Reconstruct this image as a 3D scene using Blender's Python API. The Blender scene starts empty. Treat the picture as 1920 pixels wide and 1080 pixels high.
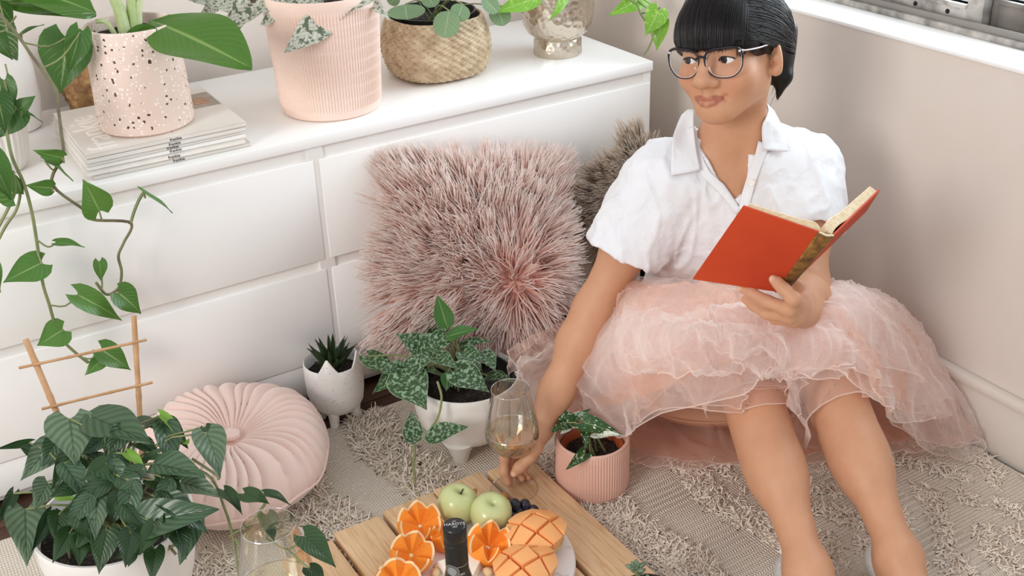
import bpy, math, random
import numpy as np
from mathutils import Vector, Matrix
random.seed(7); rng = np.random.default_rng(7)
S = bpy.context.scene
COL = S.collection

# ------------------------------------------------------------------ camera
CAM = np.array([-1.5241, -1.9241, 1.2999]); YAW, PIT, ROL, FPX = .5367, .4815, -.0359, 2134.36
FW = np.array([math.sin(YAW)*math.cos(PIT), math.cos(YAW)*math.cos(PIT), -math.sin(PIT)])
_r = np.array([math.cos(YAW), -math.sin(YAW), 0.0]); _u = np.cross(_r, FW)
RT = _r*math.cos(ROL)+_u*math.sin(ROL); UP = -_r*math.sin(ROL)+_u*math.cos(ROL)
cd = bpy.data.cameras.new('camera'); co = bpy.data.objects.new('camera', cd); COL.objects.link(co)
cd.sensor_width = 36; cd.lens = FPX/1920*36; cd.clip_start = .05; cd.clip_end = 60
co.matrix_world = Matrix(((RT[0], UP[0], -FW[0], CAM[0]), (RT[1], UP[1], -FW[1], CAM[1]), (RT[2], UP[2], -FW[2], CAM[2]), (0, 0, 0, 1)))
S.camera = co
S.cycles.max_bounces = 16; S.cycles.diffuse_bounces = 10; S.cycles.glossy_bounces = 5; S.cycles.transmission_bounces = 12; S.cycles.transparent_max_bounces = 40
def ray(x, y): return FW+(x-960)/FPX*RT+(540-y)/FPX*UP
def D(x, y, t): return CAM+ray(x, y)*t                      # point at a depth along the lens axis
def Z(x, y, z): d = ray(x, y); return CAM+d*(z-CAM[2])/d[2]  # point at a height
def X(x, y, v): d = ray(x, y); return CAM+d*(v-CAM[0])/d[0]
def Y(x, y, v): d = ray(x, y); return CAM+d*(v-CAM[1])/d[1]
def dep(P): return float((np.array(P)-CAM)@FW)

# ------------------------------------------------------------------ world, lights, exposure
S.view_settings.view_transform = 'Standard'; S.view_settings.look = 'None'
S.view_settings.exposure = .40; S.view_settings.gamma = 1; S.view_settings.use_curve_mapping = False
W = bpy.data.worlds.new('sky'); S.world = W; W.use_nodes = True
bg = W.node_tree.nodes['Background']; bg.inputs[0].default_value = (.93, .96, 1.0, 1); bg.inputs[1].default_value = .66
def area(name, loc, target, sx, sy, power, col):
    l = bpy.data.lights.new(name, 'AREA'); l.shape = 'RECTANGLE'; l.size = sx; l.size_y = sy; l.energy = power; l.color = col
    o = bpy.data.objects.new(name, l); COL.objects.link(o); o.location = loc
    o.rotation_euler = (Vector(target)-Vector(loc)).to_track_quat('-Z', 'Y').to_euler(); return o
area('daylight_left_window', (-4.2, -1.9, 2.0), (-.4, -.4, .45), 1.2, 1.4, 60, (1.0, .96, .92))
area('daylight_right_window', (.75, -.55, 1.25), (-.7, -.45, .3), 1.5, 1.0, 30, (.86, .94, 1.0))

# ------------------------------------------------------------------ materials
def C(h):
    h = h.lstrip('#'); v = [int(h[i:i+2], 16)/255 for i in (0, 2, 4)]
    return tuple((c/12.92 if c <= .04045 else ((c+.055)/1.055)**2.4) for c in v)+(1,)
class NT:
    def __init__(s, name):
        s.m = bpy.data.materials.new(name); s.m.use_nodes = True; s.t = s.m.node_tree; s.b = s.t.nodes['Principled BSDF']; s.out = s.t.nodes['Material Output']
    def n(s, typ, **k):
        o = s.t.nodes.new('ShaderNode'+typ)
        for a, v in k.items():
            if hasattr(o, a): setattr(o, a, v)
            else: s.put(o, a, v)
        return o
    def put(s, o, key, v):
        i = o.inputs[key]
        if isinstance(v, bpy.types.NodeSocket): s.t.links.new(v, i)
        else: i.default_value = v
    def l(s, a, b): s.t.links.new(a, b)
    def math(s, op, a, b=None, c=None, clamp=False):
        o = s.t.nodes.new('ShaderNodeMath'); o.operation = op; o.use_clamp = clamp
        for k, v in enumerate((a, b, c)):
            if v is not None: s.put(o, k, v)
        return o.outputs[0]
    def mix(s, f, a, b):
        o = s.t.nodes.new('ShaderNodeMix'); o.data_type = 'RGBA'
        s.put(o, 0, f); s.put(o, 6, a); s.put(o, 7, b); return o.outputs[2]
    def ramp(s, f, stops):
        o = s.t.nodes.new('ShaderNodeValToRGB'); cr = o.color_ramp
        while len(cr.elements) < len(stops): cr.elements.new(.5)
        for e, (p, c) in zip(cr.elements, stops): e.position = p; e.color = c if len(c) == 4 else tuple(c)+(1,)
        s.put(o, 0, f); return o.outputs[0]
    def obj(s): return s.n('TexCoord').outputs['Object']
    def uv(s): return s.n('TexCoord').outputs['UV']
    def noise(s, scale, vec=None, detail=3, rough=.5):
        o = s.n('TexNoise'); o.inputs['Scale'].default_value = scale; o.inputs['Detail'].default_value = detail; o.inputs['Roughness'].default_value = rough
        s.l(vec if vec is not None else s.obj(), o.inputs['Vector']); return o.outputs[0]
    def bump(s, h, strength=.3, dist=.002):
        o = s.n('Bump'); o.inputs['Strength'].default_value = strength; o.inputs['Distance'].default_value = dist
        s.put(o, 'Height', h); s.l(o.outputs[0], s.b.inputs['Normal'])
    def base(s, c): s.put(s.b, 'Base Color', c)
    def set(s, **k):
        for a, v in k.items(): s.put(s.b, a.replace('_', ' '), v)
        return s
def M(name, col, rough=.5, col2=None, ns=8, bump=None, metal=0, **k):
    t = NT(name); c = C(col); t.set(Roughness=rough, Metallic=metal)
    if col2: t.base(t.ramp(t.noise(ns), [(.3, c), (.7, C(col2))]))
    else: t.base(c)
    if bump: t.bump(t.noise(bump[0]), bump[1], bump[2])
    t.set(**k); return t.m
def glass(name, tint=(1, 1, 1, 1), lo=.06, hi=.55, rough=.02):
    t = NT(name); tr = t.n('BsdfTransparent'); tr.inputs[0].default_value = tint
    gl = t.n('BsdfGlossy'); gl.inputs['Roughness'].default_value = rough
    lw = t.n('LayerWeight'); lw.inputs[0].default_value = .25
    f = t.math('MULTIPLY_ADD', lw.outputs['Facing'], hi-lo, lo)
    mx = t.n('MixShader'); t.l(f, mx.inputs[0]); t.l(tr.outputs[0], mx.inputs[1]); t.l(gl.outputs[0], mx.inputs[2])
    t.l(mx.outputs[0], t.out.inputs[0]); return t.m

# ------------------------------------------------------------------ mesh helpers
def nrm(v): v = np.array(v, float); return v/(np.linalg.norm(v)+1e-12)
class MB:
    def __init__(s): s.v = []; s.f = []; s.n = 0; s.u = []
    def add(s, V, F):
        V = np.asarray(V, float).reshape(-1, 3); s.v.append(V)
        s.f += [tuple(int(i)+s.n for i in f) for f in F]; s.n += len(V); return s
    def box(s, lo, hi, bev=0.0):
        lo, hi = np.array(lo, float), np.array(hi, float)
        if not bev:
            V = [[(lo, hi)[i][0], (lo, hi)[j][1], (lo, hi)[k][2]] for i in (0, 1) for j in (0, 1) for k in (0, 1)]
            return s.add(V, [(0, 1, 3, 2), (4, 6, 7, 5), (0, 4, 5, 1), (2, 3, 7, 6), (0, 2, 6, 4), (1, 5, 7, 3)])
        import bmesh
        bm = bmesh.new(); bmesh.ops.create_cube(bm, size=1)
        for v in bm.verts: v.co = Vector(((v.co[i]+.5)*(hi[i]-lo[i])+lo[i] for i in range(3)))
        bmesh.ops.bevel(bm, geom=bm.edges[:], offset=min(bev, .49*min(hi-lo)), segments=2, profile=.5, affect='EDGES')
        bm.verts.index_update(); s.add([v.co[:] for v in bm.verts], [[v.index for v in f.verts] for f in bm.faces]); bm.free(); return s
    def grid(s, P, cu=False, cv=False):
        P = np.asarray(P, float); a, b = P.shape[:2]; F = []
        for i in range(a if cu else a-1):
            for j in range(b if cv else b-1):
                i2, j2 = (i+1) % a, (j+1) % b
                F.append((i*b+j, i*b+j2, i2*b+j2, i2*b+j))
        return s.add(P.reshape(-1, 3), F)
    def tube(s, pts, rad, n=6, cap=True, flat=None):
        pts = np.asarray(pts, float); m = len(pts); rad = np.ones(m)*rad if np.isscalar(rad) else np.asarray(rad, float)
        T = np.gradient(pts, axis=0); T /= np.linalg.norm(T, axis=1)[:, None]+1e-12
        a = np.array([0, 0, 1.]) if abs(T[0][2]) < .9 else np.array([1., 0, 0])
        N = nrm(np.cross(T[0], a)); R = []
        for i in range(m):
            N = nrm(N-T[i]*(N@T[i])); B = np.cross(T[i], N)
            th = np.arange(n)/n*2*math.pi
            k = 1 if flat is None else flat
            R.append(pts[i]+rad[i]*(np.cos(th)[:, None]*N+k*np.sin(th)[:, None]*B))
        s.grid(np.array(R), cv=True)
        if cap:
            b = s.n-m*n; s.f.append(tuple(b+i for i in range(n))[::-1]); s.f.append(tuple(b+(m-1)*n+i for i in range(n)))
        return s
    def lathe(s, prof, n=48, c=(0, 0, 0), mod=None, caps=True, sq=None):
        th = np.arange(n)/n*2*math.pi; P = []
        for q, (r, z) in enumerate(prof):
            rr = np.ones(n)*r
            if sq: rr = rr/((abs(np.cos(th))**sq+abs(np.sin(th))**sq)**(1/sq))
            if mod: rr = rr+mod(q, r, z, th)
            P.append(np.stack([c[0]+rr*np.cos(th), c[1]+rr*np.sin(th), np.ones(n)*(c[2]+z)], 1))
        s.grid(np.array(P), cv=True); b = s.n-len(prof)*n
        if caps:
            s.f.append(tuple(b+i for i in range(n))[::-1]); s.f.append(tuple(b+(len(prof)-1)*n+i for i in range(n)))
        return s
    def ball(s, c, r, n=12, m=8, R=None):
        r = np.ones(3)*r; P = []
        for i in range(m+1):
            ph = math.pi*i/m; P.append([[math.sin(ph)*math.cos(2*math.pi*j/n), math.sin(ph)*math.sin(2*math.pi*j/n), -math.cos(ph)] for j in range(n)])
        P = np.array(P)*r
        if R is not None: P = P@np.array(R).T
        return s.grid(P+np.array(c), cv=True)
    def mesh(s, name, smooth=True, ang=40):
        me = bpy.data.meshes.new(name); V = np.concatenate(s.v) if s.v else np.zeros((0, 3))
        me.from_pydata(V.tolist(), [], s.f); me.update()
        if smooth:
            me.shade_smooth(); me.set_sharp_from_angle(angle=math.radians(ang))
        return me
    def out(s, name, mat, parent=None, smooth=True, ang=40): return link(name, s.mesh(name, smooth, ang), mat, parent)
def fastmesh(name, V, F, smooth=True):                       # numpy arrays of equal-sized faces
    V = np.asarray(V, np.float32); F = np.asarray(F, np.int32); me = bpy.data.meshes.new(name)
    me.vertices.add(len(V)); me.vertices.foreach_set('co', V.ravel()); k = F.shape[1]
    me.loops.add(F.size); me.loops.foreach_set('vertex_index', F.ravel()); me.polygons.add(len(F))
    me.polygons.foreach_set('loop_start', np.arange(len(F), dtype=np.int32)*k)
    if smooth: me.polygons.foreach_set('use_smooth', np.ones(len(F), bool))
    me.update(calc_edges=True); me.validate(); return me
def link(name, me, mat=None, parent=None):
    o = bpy.data.objects.new(name, me); COL.objects.link(o)
    if mat is not None and me is not None and not len(me.materials): me.materials.append(mat)
    if parent is not None:
        o.parent = parent
        o.matrix_parent_inverse = Matrix.Translation(-Vector(parent.location)) if parent.type == 'EMPTY' and not parent.get('local') else Matrix()
    return o
def thing(name, loc, label, cat, group=None, rot=None, local=False):
    o = bpy.data.objects.new(name, None); COL.objects.link(o); o.location = loc; o.empty_display_size = .05
    if rot is not None: o.rotation_euler = rot
    o['label'] = label; o['category'] = cat
    if group: o['group'] = group
    if local: o['local'] = 1
    return o
def tag(o, label, cat, group=None):
    o['label'] = label; o['category'] = cat
    if group: o['group'] = group
    return o
def struct(o): o['kind'] = 'structure'; return o
def stuff(o): o['kind'] = 'stuff'; return o
def spline(pts, n):                                          # Catmull-Rom resample
    P = np.asarray(pts, float); k = len(P)
    if k == 2: return P[0]+(P[1]-P[0])*np.linspace(0, 1, n)[:, None]
    Q = np.vstack([2*P[0]-P[1], P, 2*P[-1]-P[-2]]); t = np.linspace(0, k-1-1e-6, n); i = t.astype(int); f = (t-i)[:, None]
    a, b, c, d = Q[i], Q[i+1], Q[i+2], Q[i+3]
    return .5*(2*b+(c-a)*f+(2*a-5*b+4*c-d)*f**2+(3*b-a-3*c+d)*f**3)
def vnoise(P, scale, seed=0):                                # smooth 3-D value noise, -1..1
    P = np.asarray(P)*scale+seed*17.31; i = np.floor(P).astype(np.int64); f = P-i; f = f*f*(3-2*f)
    def h(a):
        n = (a[..., 0]*374761393+a[..., 1]*668265263+a[..., 2]*2147483647+seed*9176) & 0xffffffff
        n = ((n ^ (n >> 13))*1274126177) & 0xffffffff; return ((n ^ (n >> 16)) & 0xffff)/32767.5-1
    r = 0
    for dx in (0, 1):
        for dy in (0, 1):
            for dz in (0, 1):
                w = (f[..., 0] if dx else 1-f[..., 0])*(f[..., 1] if dy else 1-f[..., 1])*(f[..., 2] if dz else 1-f[..., 2])
                r = r+w*h(i+np.array([dx, dy, dz]))
    return r
def text_mesh(body, size, depth=.0003):
    c = bpy.data.curves.new('lettering', 'FONT'); c.body = body; c.size = size; c.align_x = 'CENTER'; c.align_y = 'CENTER'; c.extrude = depth; c.resolution_u = 3
    o = bpy.data.objects.new('lettering', c); COL.objects.link(o)
    dg = bpy.context.evaluated_depsgraph_get(); me = bpy.data.meshes.new_from_object(o.evaluated_get(dg))
    bpy.data.objects.remove(o); bpy.data.curves.remove(c); return me
def frame(o, P, ex, ey, ez=None):                            # map text x,y onto world vectors
    ex, ey = nrm(ex), nrm(ey); ez = nrm(np.cross(ex, ey))
    o.matrix_basis = Matrix([[ex[i], ey[i], ez[i], P[i]] for i in range(3)]+[[0, 0, 0, 1]])
# ------------------------------------------------------------------ setting
WX, BY, SILL = .145, .535, .715
t = NT('plaster_back'); t.base(t.ramp(t.noise(5), [(.3, C('d9cfc6')), (.7, C('e2dad2'))])); t.set(Roughness=.85); t.bump(t.noise(60), .15, .003); m_back = t.m
t = NT('plaster_right'); t.base(t.ramp(t.noise(4), [(.3, C('d5c9bf')), (.7, C('dbd0c7'))])); t.set(Roughness=.8); t.bump(t.noise(90), .12, .002); m_right = t.m
m_white = M('white_gloss_paint', 'f1efed', .35)
m_base = M('baseboard_paint', 'dcd3ca', .5)
m_floor = M('dark_floorboards', '5a3f2f', .45, '3d2a20', 14)
FL = struct(MB().box((-3.2, -3.2, -.05), (WX+.3, BY+.2, -.026)).out('floor', m_floor))
for k in range(11):                                          # boards run along the dresser
    y1 = BY-k*.115
    MB().box((-3.2, y1-.1125, -.026), (WX, y1, -.006), .0015).out('plank', m_floor, FL)
wb = struct(MB().box((-3.2, BY, -.03), (WX+.3, BY+.1, 2.6)).out('wall_back', m_back))
m = MB().box((WX, -3.2, -.03), (WX+.26, BY, SILL)).box((WX, -3.2, 1.95), (WX+.26, BY, 2.6)).box((WX, .30, SILL), (WX+.26, BY, 1.95)).box((WX, -3.2, SILL), (WX+.26, -2.5, 1.95))
wr = struct(m.out('wall_right', m_right, smooth=False))
sill = struct(MB().box((WX-.004, -2.5, SILL-.002), (WX+.26, .30, SILL+.006), .003).out('trim_1', m_white))
bb = struct(MB().box((WX-.016, -3.2, -.006), (WX, BY, .118), .003).out('baseboard_right', m_base))
MB().box((WX-.024, -3.2, .118), (WX, BY, .138), .006).out('moulding', m_base, bb)
# window: aluminium frame, two sliding sashes
t = NT('worn_aluminium'); t.base(t.ramp(t.noise(30, detail=6), [(.35, C('8f8a84')), (.6, C('c9c5bf'))])); t.set(Metallic=.35, Roughness=.5); m_alu = t.m
m_dark = M('dark_track', '8f8a84', .6); m_hole = M('drain_hole', '1c1714', .8)
m_pane = glass('window_glass', (.97, .99, 1, 1), .05, .5)
win = struct(thing('window_1', (WX+.13, -1.0, SILL), 'x', 'x')); del win['label']; del win['category']
fx = WX+.105
MB().box((fx-.012, -2.5, SILL+.006), (fx+.10, .30, SILL+.018), .002).box((fx-.012, -2.5, 1.90), (fx+.1, .30, 1.95)).box((fx-.012, .27, SILL+.018), (fx+.1, .30, 1.9)).box((fx-.012, -2.5, SILL+.018), (fx+.1, -2.47, 1.9)).out('window_frame', m_alu, win)
MB().box((fx-.004, -2.47, SILL+.018), (fx+.004, .27, SILL+.03), .001).out('track', m_dark, win)
def sash(y0, y1, x, mat, rail, stile):
    f = MB().box((x, y0, SILL+.02), (x+.022, y1, SILL+.02+rail), .002).box((x, y0, 1.87), (x+.022, y1, 1.9)).box((x-.0012, y0-.0007, SILL+.0192), (x+.0228, y0+stile, 1.9007), .002).box((x-.0012, y1-stile, SILL+.0192), (x+.0228, y1+.0007, 1.9007), .002).box((x-.006, y0+stile, SILL+.02+rail-.008), (x+.02, y1-stile, SILL+.02+rail), .001)
    o = f.out('sash', mat, win)
    MB().box((x+.009, y0+stile-.003, SILL+.018+rail), (x+.013, y1-stile+.003, 1.872)).out('pane', m_pane, o); return o
s1 = sash(-.62, .26, fx+.008, m_alu, .036, .034)
s2 = sash(-2.46, -.60, fx+.036, M('dark_aluminium', '77716b', .5, 'a09a93', 20, metal=.3), .05, .03)
for k in range(6):
    y = -.545+k*.075
    MB().lathe([(.0045, 0), (.0045, .0012)], 12).out('hole', m_hole, s1).matrix_basis = Matrix.Translation((fx+.0079, y, SILL+.036))@Matrix.Rotation(-math.pi/2, 4, 'Y')
# wall outside the window, seen through the panes
nb = struct(MB().box((2.6, -7, -.5), (2.7, 3, .95)).out('wall_outside', M('pale_render', 'e9e6e0', .9)))

# ------------------------------------------------------------------ dresser
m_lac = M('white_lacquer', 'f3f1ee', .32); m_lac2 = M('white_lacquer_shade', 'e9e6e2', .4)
DT = .577
dr = thing('dresser', (-.8, .24, 0), 'low white wide dresser with flat drawer fronts against the wall', 'dresser')
XL = -2.4
MB().box((XL-.004, -.002, DT-.022), (0, .48, DT), .0025).out('top', m_lac, dr)
MB().box((-.02, .004, .0), (-.002, .475, DT-.022), .001).out('side_panel', m_lac2, dr)
MB().box((XL, .03, .005), (-.02, .475, DT-.03)).out('carcass', m_lac2, dr)
MB().box((XL, .006, DT-.05), (-.02, .03, DT-.022)).out('rail', m_lac2, dr)
for xd in (-.8, -1.6): MB().box((xd-.016, .002, .1), (xd+.016, .03, DT-.022)).out('divider', m_lac2, dr)
MB().box((XL, .004, .03), (-.004, .03, .0975), .001).out('plinth', m_lac, dr)
for c in range(3):
    x0, x1 = -.8*(c+1)+.003+.004*(c == 0), -.8*c-.005
    for z0, z1 in ((.1005, .3005), (.322, .5285)):
        d = MB().box((x0, 0, z0), (x1, .02, z1), .0015).out('drawer', m_lac, dr)
        MB().box((x0+.004, .007, z1-.012), (x1-.004, .016, z1+.0185)).out('grip_lip', m_lac2, d)

# ------------------------------------------------------------------ rug
t = NT('woven_cotton'); co_ = t.obj()
w1 = t.n('TexWave', wave_type='BANDS', bands_direction='X'); w1.inputs['Scale'].default_value = 62; w1.inputs['Distortion'].default_value = .8
w2 = t.n('TexWave', wave_type='BANDS', bands_direction='Y'); w2.inputs['Scale'].default_value = 44; w2.inputs['Distortion'].default_value = .8
t.l(co_, w1.inputs[0]); t.l(co_, w2.inputs[0]); hh = t.math('MULTIPLY', w1.outputs[1], w2.outputs[1])
t.base(t.mix(t.math('MULTIPLY_ADD', hh, 1.6, .12, clamp=True), C('c6b8a6'), C('f5ecdf'))); t.set(Roughness=.95); t.bump(hh, .8, .004); m_rug = t.m
m_tuft = M('cotton_pile', 'f6ecdf', .95, 'ecdfce', 60)
RX0, RX1, RY0, RY1 = -2.1, .12, -2.0, -.1
rug = thing('rug', ((RX0+RX1)/2, (RY0+RY1)/2, 0), 'cream flatwoven rug with shaggy tufted bands lying on the floor', 'rug')
def rib(x, y):                                              # raised woven ribs between the tufted bands
    a = ((x > -.50) & (x < -.415)).astype(float)+((x > -.205) & (x < -.1)).astype(float)
    return a*(.0025*np.sin(y*2*math.pi/.0135))
nx, ny = 240, 420
gx, gy = np.meshgrid(np.linspace(RX0, RX1, nx), np.linspace(RY0, RY1, ny), indexing='ij')
P = np.stack([gx, gy+.012*np.sin(gx*7)*(gy > RY1-.1), gx*0], 2)
P[..., 2] = .004+.0022*vnoise(P, 9, 1)+.0008*vnoise(P, 40, 2)+rib(gx, gy)
r = MB().grid(P); V0 = P.reshape(-1, 3); rb = fastmesh('woven_base', np.vstack([V0, V0*np.array([1, 1, 0])-np.array([0, 0, .004])]),
   np.array([(i*ny+j, (i+1)*ny+j, (i+1)*ny+j+1, i*ny+j+1) for i in range(nx-1) for j in range(ny-1)]))
link('woven_base', rb, m_rug, rug)
def strands(base, dirs, length, width, seg=3, droop=.5, curl=.3, seed=1, taper=.25):
    """flat-sided tapering threads as one triangle/quad mesh (numpy)."""
    g = np.random.default_rng(seed); n = len(base); d = dirs/np.linalg.norm(dirs, axis=1)[:, None]
    L = length if not np.isscalar(length) else np.full(n, length)
    side = np.cross(d, g.normal(size=(n, 3))); side /= np.linalg.norm(side, axis=1)[:, None]+1e-9
    cdir = g.normal(size=(n, 3))*curl; rings = []; p = base.copy(); dd = d.copy(); n2 = np.cross(d, side)
    for k in range(seg+1):
        w = width*(1-(1-taper)*k/seg)
        rings.append(np.stack([p+side*w[:, None] if not np.isscalar(w) else p+side*w, p-side*w*.5+n2*w*.87, p-side*w*.5-n2*w*.87], 1))
        dd = dd+cdir/seg+np.array([0, 0, -droop/seg]); dd /= np.linalg.norm(dd, axis=1)[:, None]; p = p+dd*(L/seg)[:, None]
    Vv = np.stack(rings, 1)                                  # n, seg+1, 3, 3
    idx = np.arange(n)[:, None, None]*(3*(seg+1)); k = np.arange(seg)[None, :, None]; a = np.arange(3)[None, None, :]; b = (a+1) % 3
    F = np.stack([idx+k*3+a, idx+k*3+b, idx+(k+1)*3+b, idx+(k+1)*3+a], -1).reshape(-1, 4)
    return Vv.reshape(-1, 3), F
def tuftband(name, x0, x1, y0, y1, n, seed, L=.022, mask=None, lean=(0, 0)):
    g = np.random.default_rng(seed); q = np.stack([g.uniform(x0, x1, n), g.uniform(y0, y1, n), np.full(n, .003)], 1)
    wob = .012*np.sin(q[:, 1]*21+seed); q[:, 0] += wob
    if mask is not None: q = q[mask(q[:, 0], q[:, 1])]
    d = np.stack([g.normal(0, .75, len(q))+lean[0], g.normal(0, .75, len(q))+lean[1], np.ones(len(q))*.75], 1)
    V, F = strands(q, d, g.uniform(.6, 1.25, len(q))*L, .0023, 3, 1.3, .9, seed, .7)
    V[:, 2] = .0028+.004*np.logaddexp(0, (V[:, 2]-.0028)/.004)
    stuff(link(name, fastmesh(name, V, F, False), m_tuft, rug))
tuftband('tufts', -.845, -.765, -.62, -.1, 5200, 3, .028)
tuftband('tufts', -1.07, -.955, -.56, -.17, 4600, 4, .028)
tuftband('tufts', -1.55, -1.17, -1.1, -.33, 8500, 5, .028)
tuftband('tufts', -.60, -.512, -1.3, -.42, 8000, 6, .018)
tuftband('tufts', -.405, -.345, -1.3, -.3, 3800, 7, .016)
def lumps(x, y):                                             # carved curls on the right of the rug
    u = np.sin((x+.25)*38+2.2*np.sin(y*16))*np.sin(y*24+1.6*np.sin(x*26)); v = vnoise(np.stack([x*1.3, y, x*0], 1), 21, 8)
    return (abs(u) > .45) & (v > -.35)
tuftband('tufts', -.34, .115, -1.35, -.15, 30000, 8, .0155, lumps)
# ------------------------------------------------------------------ leaves
def leaf_mesh(name, shape, droop=.25, fold=.18, wav=.02, nu=8, nv=12, seed=0, twist=0):
    """unit leaf: base at the origin, tip at y=1, half width 0.5, upper face +z"""
    g = np.random.default_rng(seed); P = []; UVs = []
    v = np.linspace(0, 1, nv+1)
    for j, t in enumerate(v):
        if shape == 'heart':   w = (math.sin(math.pi*min(1, (t+.02)**.55))**.9)*(1-.28*t); back = .20*max(0, 1-t*3.2)
        elif shape == 'oval':  w = math.sin(math.pi*t**.85)**.75; back = .0
        elif shape == 'ovate': w = (math.sin(math.pi*t**.62)**.85)*(1-.12*t); back = .10*max(0, 1-t*4)
        elif shape == 'lance': w = math.sin(math.pi*t**.7)**.9; back = 0
        elif shape == 'round': w = math.sqrt(max(0, 1-(2*t-1)**2)); back = 0
        elif shape == 'arrow': w = (1-t)**.8*(1 if t > .12 else (.55+.45*t/.12))+.03*(1-t); back = .32*max(0, 1-t*3)
        elif shape == 'spike': w = (1-t)**.7*(.75+.25*min(1, t*6)); back = 0
        w = max(w, .012)
        row = []
        for i in range(nu+1):
            a = i/nu*2-1; x = .5*w*a
            y = t-back*abs(a)**1.5*1.0
            z = -fold*abs(x)*(1 if fold < 0 else 1)*-1 - droop*t*t + wav*math.sin(7*t+3*a+seed)*abs(a)
            row.append((x, y, z)); UVs.append((a*.5+.5, t))
        P.append(row)
    P = np.array(P); me = MB().grid(P).mesh(name, True, 180)
    uv = me.uv_layers.new(name='UVMap'); idx = np.zeros(len(me.loops), np.int32); me.loops.foreach_get('vertex_index', idx)
    uv.data.foreach_set('uv', np.array(UVs, np.float32)[idx].ravel()); return me
def leaf_mat(name, c1, c2, vein=None, veincol=None, nveins=9, vw=.12, blotch=None, bcol=None, bscale=26, bthr=.55, rough=.32, under=None, mid=True, edge=None, sub=1.0):
    t = NT(name); sx = t.n('SeparateXYZ'); t.l(t.uv(), sx.inputs[0]); u = t.math('ABSOLUTE', t.math('SUBTRACT', sx.outputs[0], .5)); v = sx.outputs[1]
    ob = t.n('ObjectInfo'); rnd = ob.outputs['Random']
    nz = t.noise(3, t.uv()); c = t.mix(t.math('MULTIPLY_ADD', rnd, .75, t.math('MULTIPLY', nz, .35), clamp=True), C(c1), C(c2))
    if blotch:
        vv = t.n('VectorMath', operation='ADD'); t.l(t.uv(), vv.inputs[0]); t.l(t.n('CombineXYZ', X=rnd, Y=rnd).outputs[0], vv.inputs[1])
        mp = t.n('VectorMath', operation='MULTIPLY'); t.l(vv.outputs[0], mp.inputs[0]); mp.inputs[1].default_value = (1, 1.7, 1)
        b = t.ramp(t.noise(bscale, mp.outputs[0], 4, .6), [(bthr-.025, (0, 0, 0)), (bthr+.03, (1, 1, 1))])
        c = t.mix(b, c, C(bcol))
    ph = t.math('FRACT', t.math('SUBTRACT', t.math('MULTIPLY', v, nveins), t.math('MULTIPLY', u, nveins*.75)))
    d = t.math('ABSOLUTE', t.math('SUBTRACT', ph, .5))
    line = t.math('SUBTRACT', 1.0, t.math('MULTIPLY', d, 1/vw), clamp=True)
    if vein:
        n2 = t.noise(9, t.uv(), 3)
        f = t.math('MULTIPLY', t.math('MULTIPLY', line, vein), t.math('MULTIPLY_ADD', n2, .8, .55), clamp=True)
        c = t.mix(f, c, C(veincol))
    if mid:
        ml = t.math('SUBTRACT', 1.0, t.math('MULTIPLY', u, 26), clamp=True); c = t.mix(t.math('MULTIPLY', ml, .7), c, C(veincol or 'a9bd7a'))
    if edge:
        e = t.math('MULTIPLY_ADD', u, 30, -13.9, clamp=True); c = t.mix(e, c, C(edge))
    t.base(c); t.set(Roughness=rough)
    t.b.inputs['Subsurface Weight'].default_value = 0
    t.b.inputs['Transmission Weight'].default_value = 0
    h = t.math('ADD', t.math('MULTIPLY', line, -.6), t.math('MULTIPLY', t.math('SUBTRACT', 1.0, t.math('MULTIPLY', u, 20), clamp=True), -1.0))
    t.bump(h, .35, .0025)
    # thin leaf: some light passes through
    tl = t.n('BsdfTranslucent'); t.l(c, tl.inputs[0]); mx = t.n('MixShader'); mx.inputs[0].default_value = .22
    t.l(t.b.outputs[0], mx.inputs[1]); t.l(tl.outputs[0], mx.inputs[2]); t.l(mx.outputs[0], t.out.inputs[0]); return t.m
LM = {}
def variants(shape, n=4, **k):
    key = shape+str(sorted(k.items()))
    if key not in LM:
        LM[key] = [leaf_mesh('leaf_'+shape, shape, droop=k.get('droop', .22)*(0.5+.5*i), fold=k.get('fold', .2)*(1 if i % 2 else .6), wav=k.get('wav', .03), seed=i, nu=k.get('nu', 8), nv=k.get('nv', 12)) for i in range(n)]
    return LM[key]
def put_leaf(parent, mesh, mat, P0, P1, w, up=None, roll=0.0, name='leaf'):
    P0, P1 = np.array(P0), np.array(P1); ax = P1-P0; L = np.linalg.norm(ax); ey = ax/L
    n = nrm(CAM-P0)*.75+np.array([0, 0, .6]) if up is None else np.array(up, float)
    n = nrm(n-ey*(n@ey)); ex = np.cross(ey, n); c, s = math.cos(roll), math.sin(roll); ex, n = ex*c+n*s, n*c-ex*s
    me = mesh
    if len(me.materials) and me.materials[0] != mat:
        key = (me.name, mat.name)
        if key not in LM: LM[key] = me.copy(); LM[key].materials.clear(); LM[key].materials.append(mat)
        me = LM[key]
    o = link(name, me, mat, parent)
    inv = Matrix.Translation(-Vector(parent.location)) if parent.type == 'EMPTY' else Matrix()
    o.matrix_parent_inverse = inv
    o.matrix_basis = Matrix([[ex[i]*w, ey[i]*L, n[i]*L, P0[i]] for i in range(3)]+[[0, 0, 0, 1]]); return o
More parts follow.
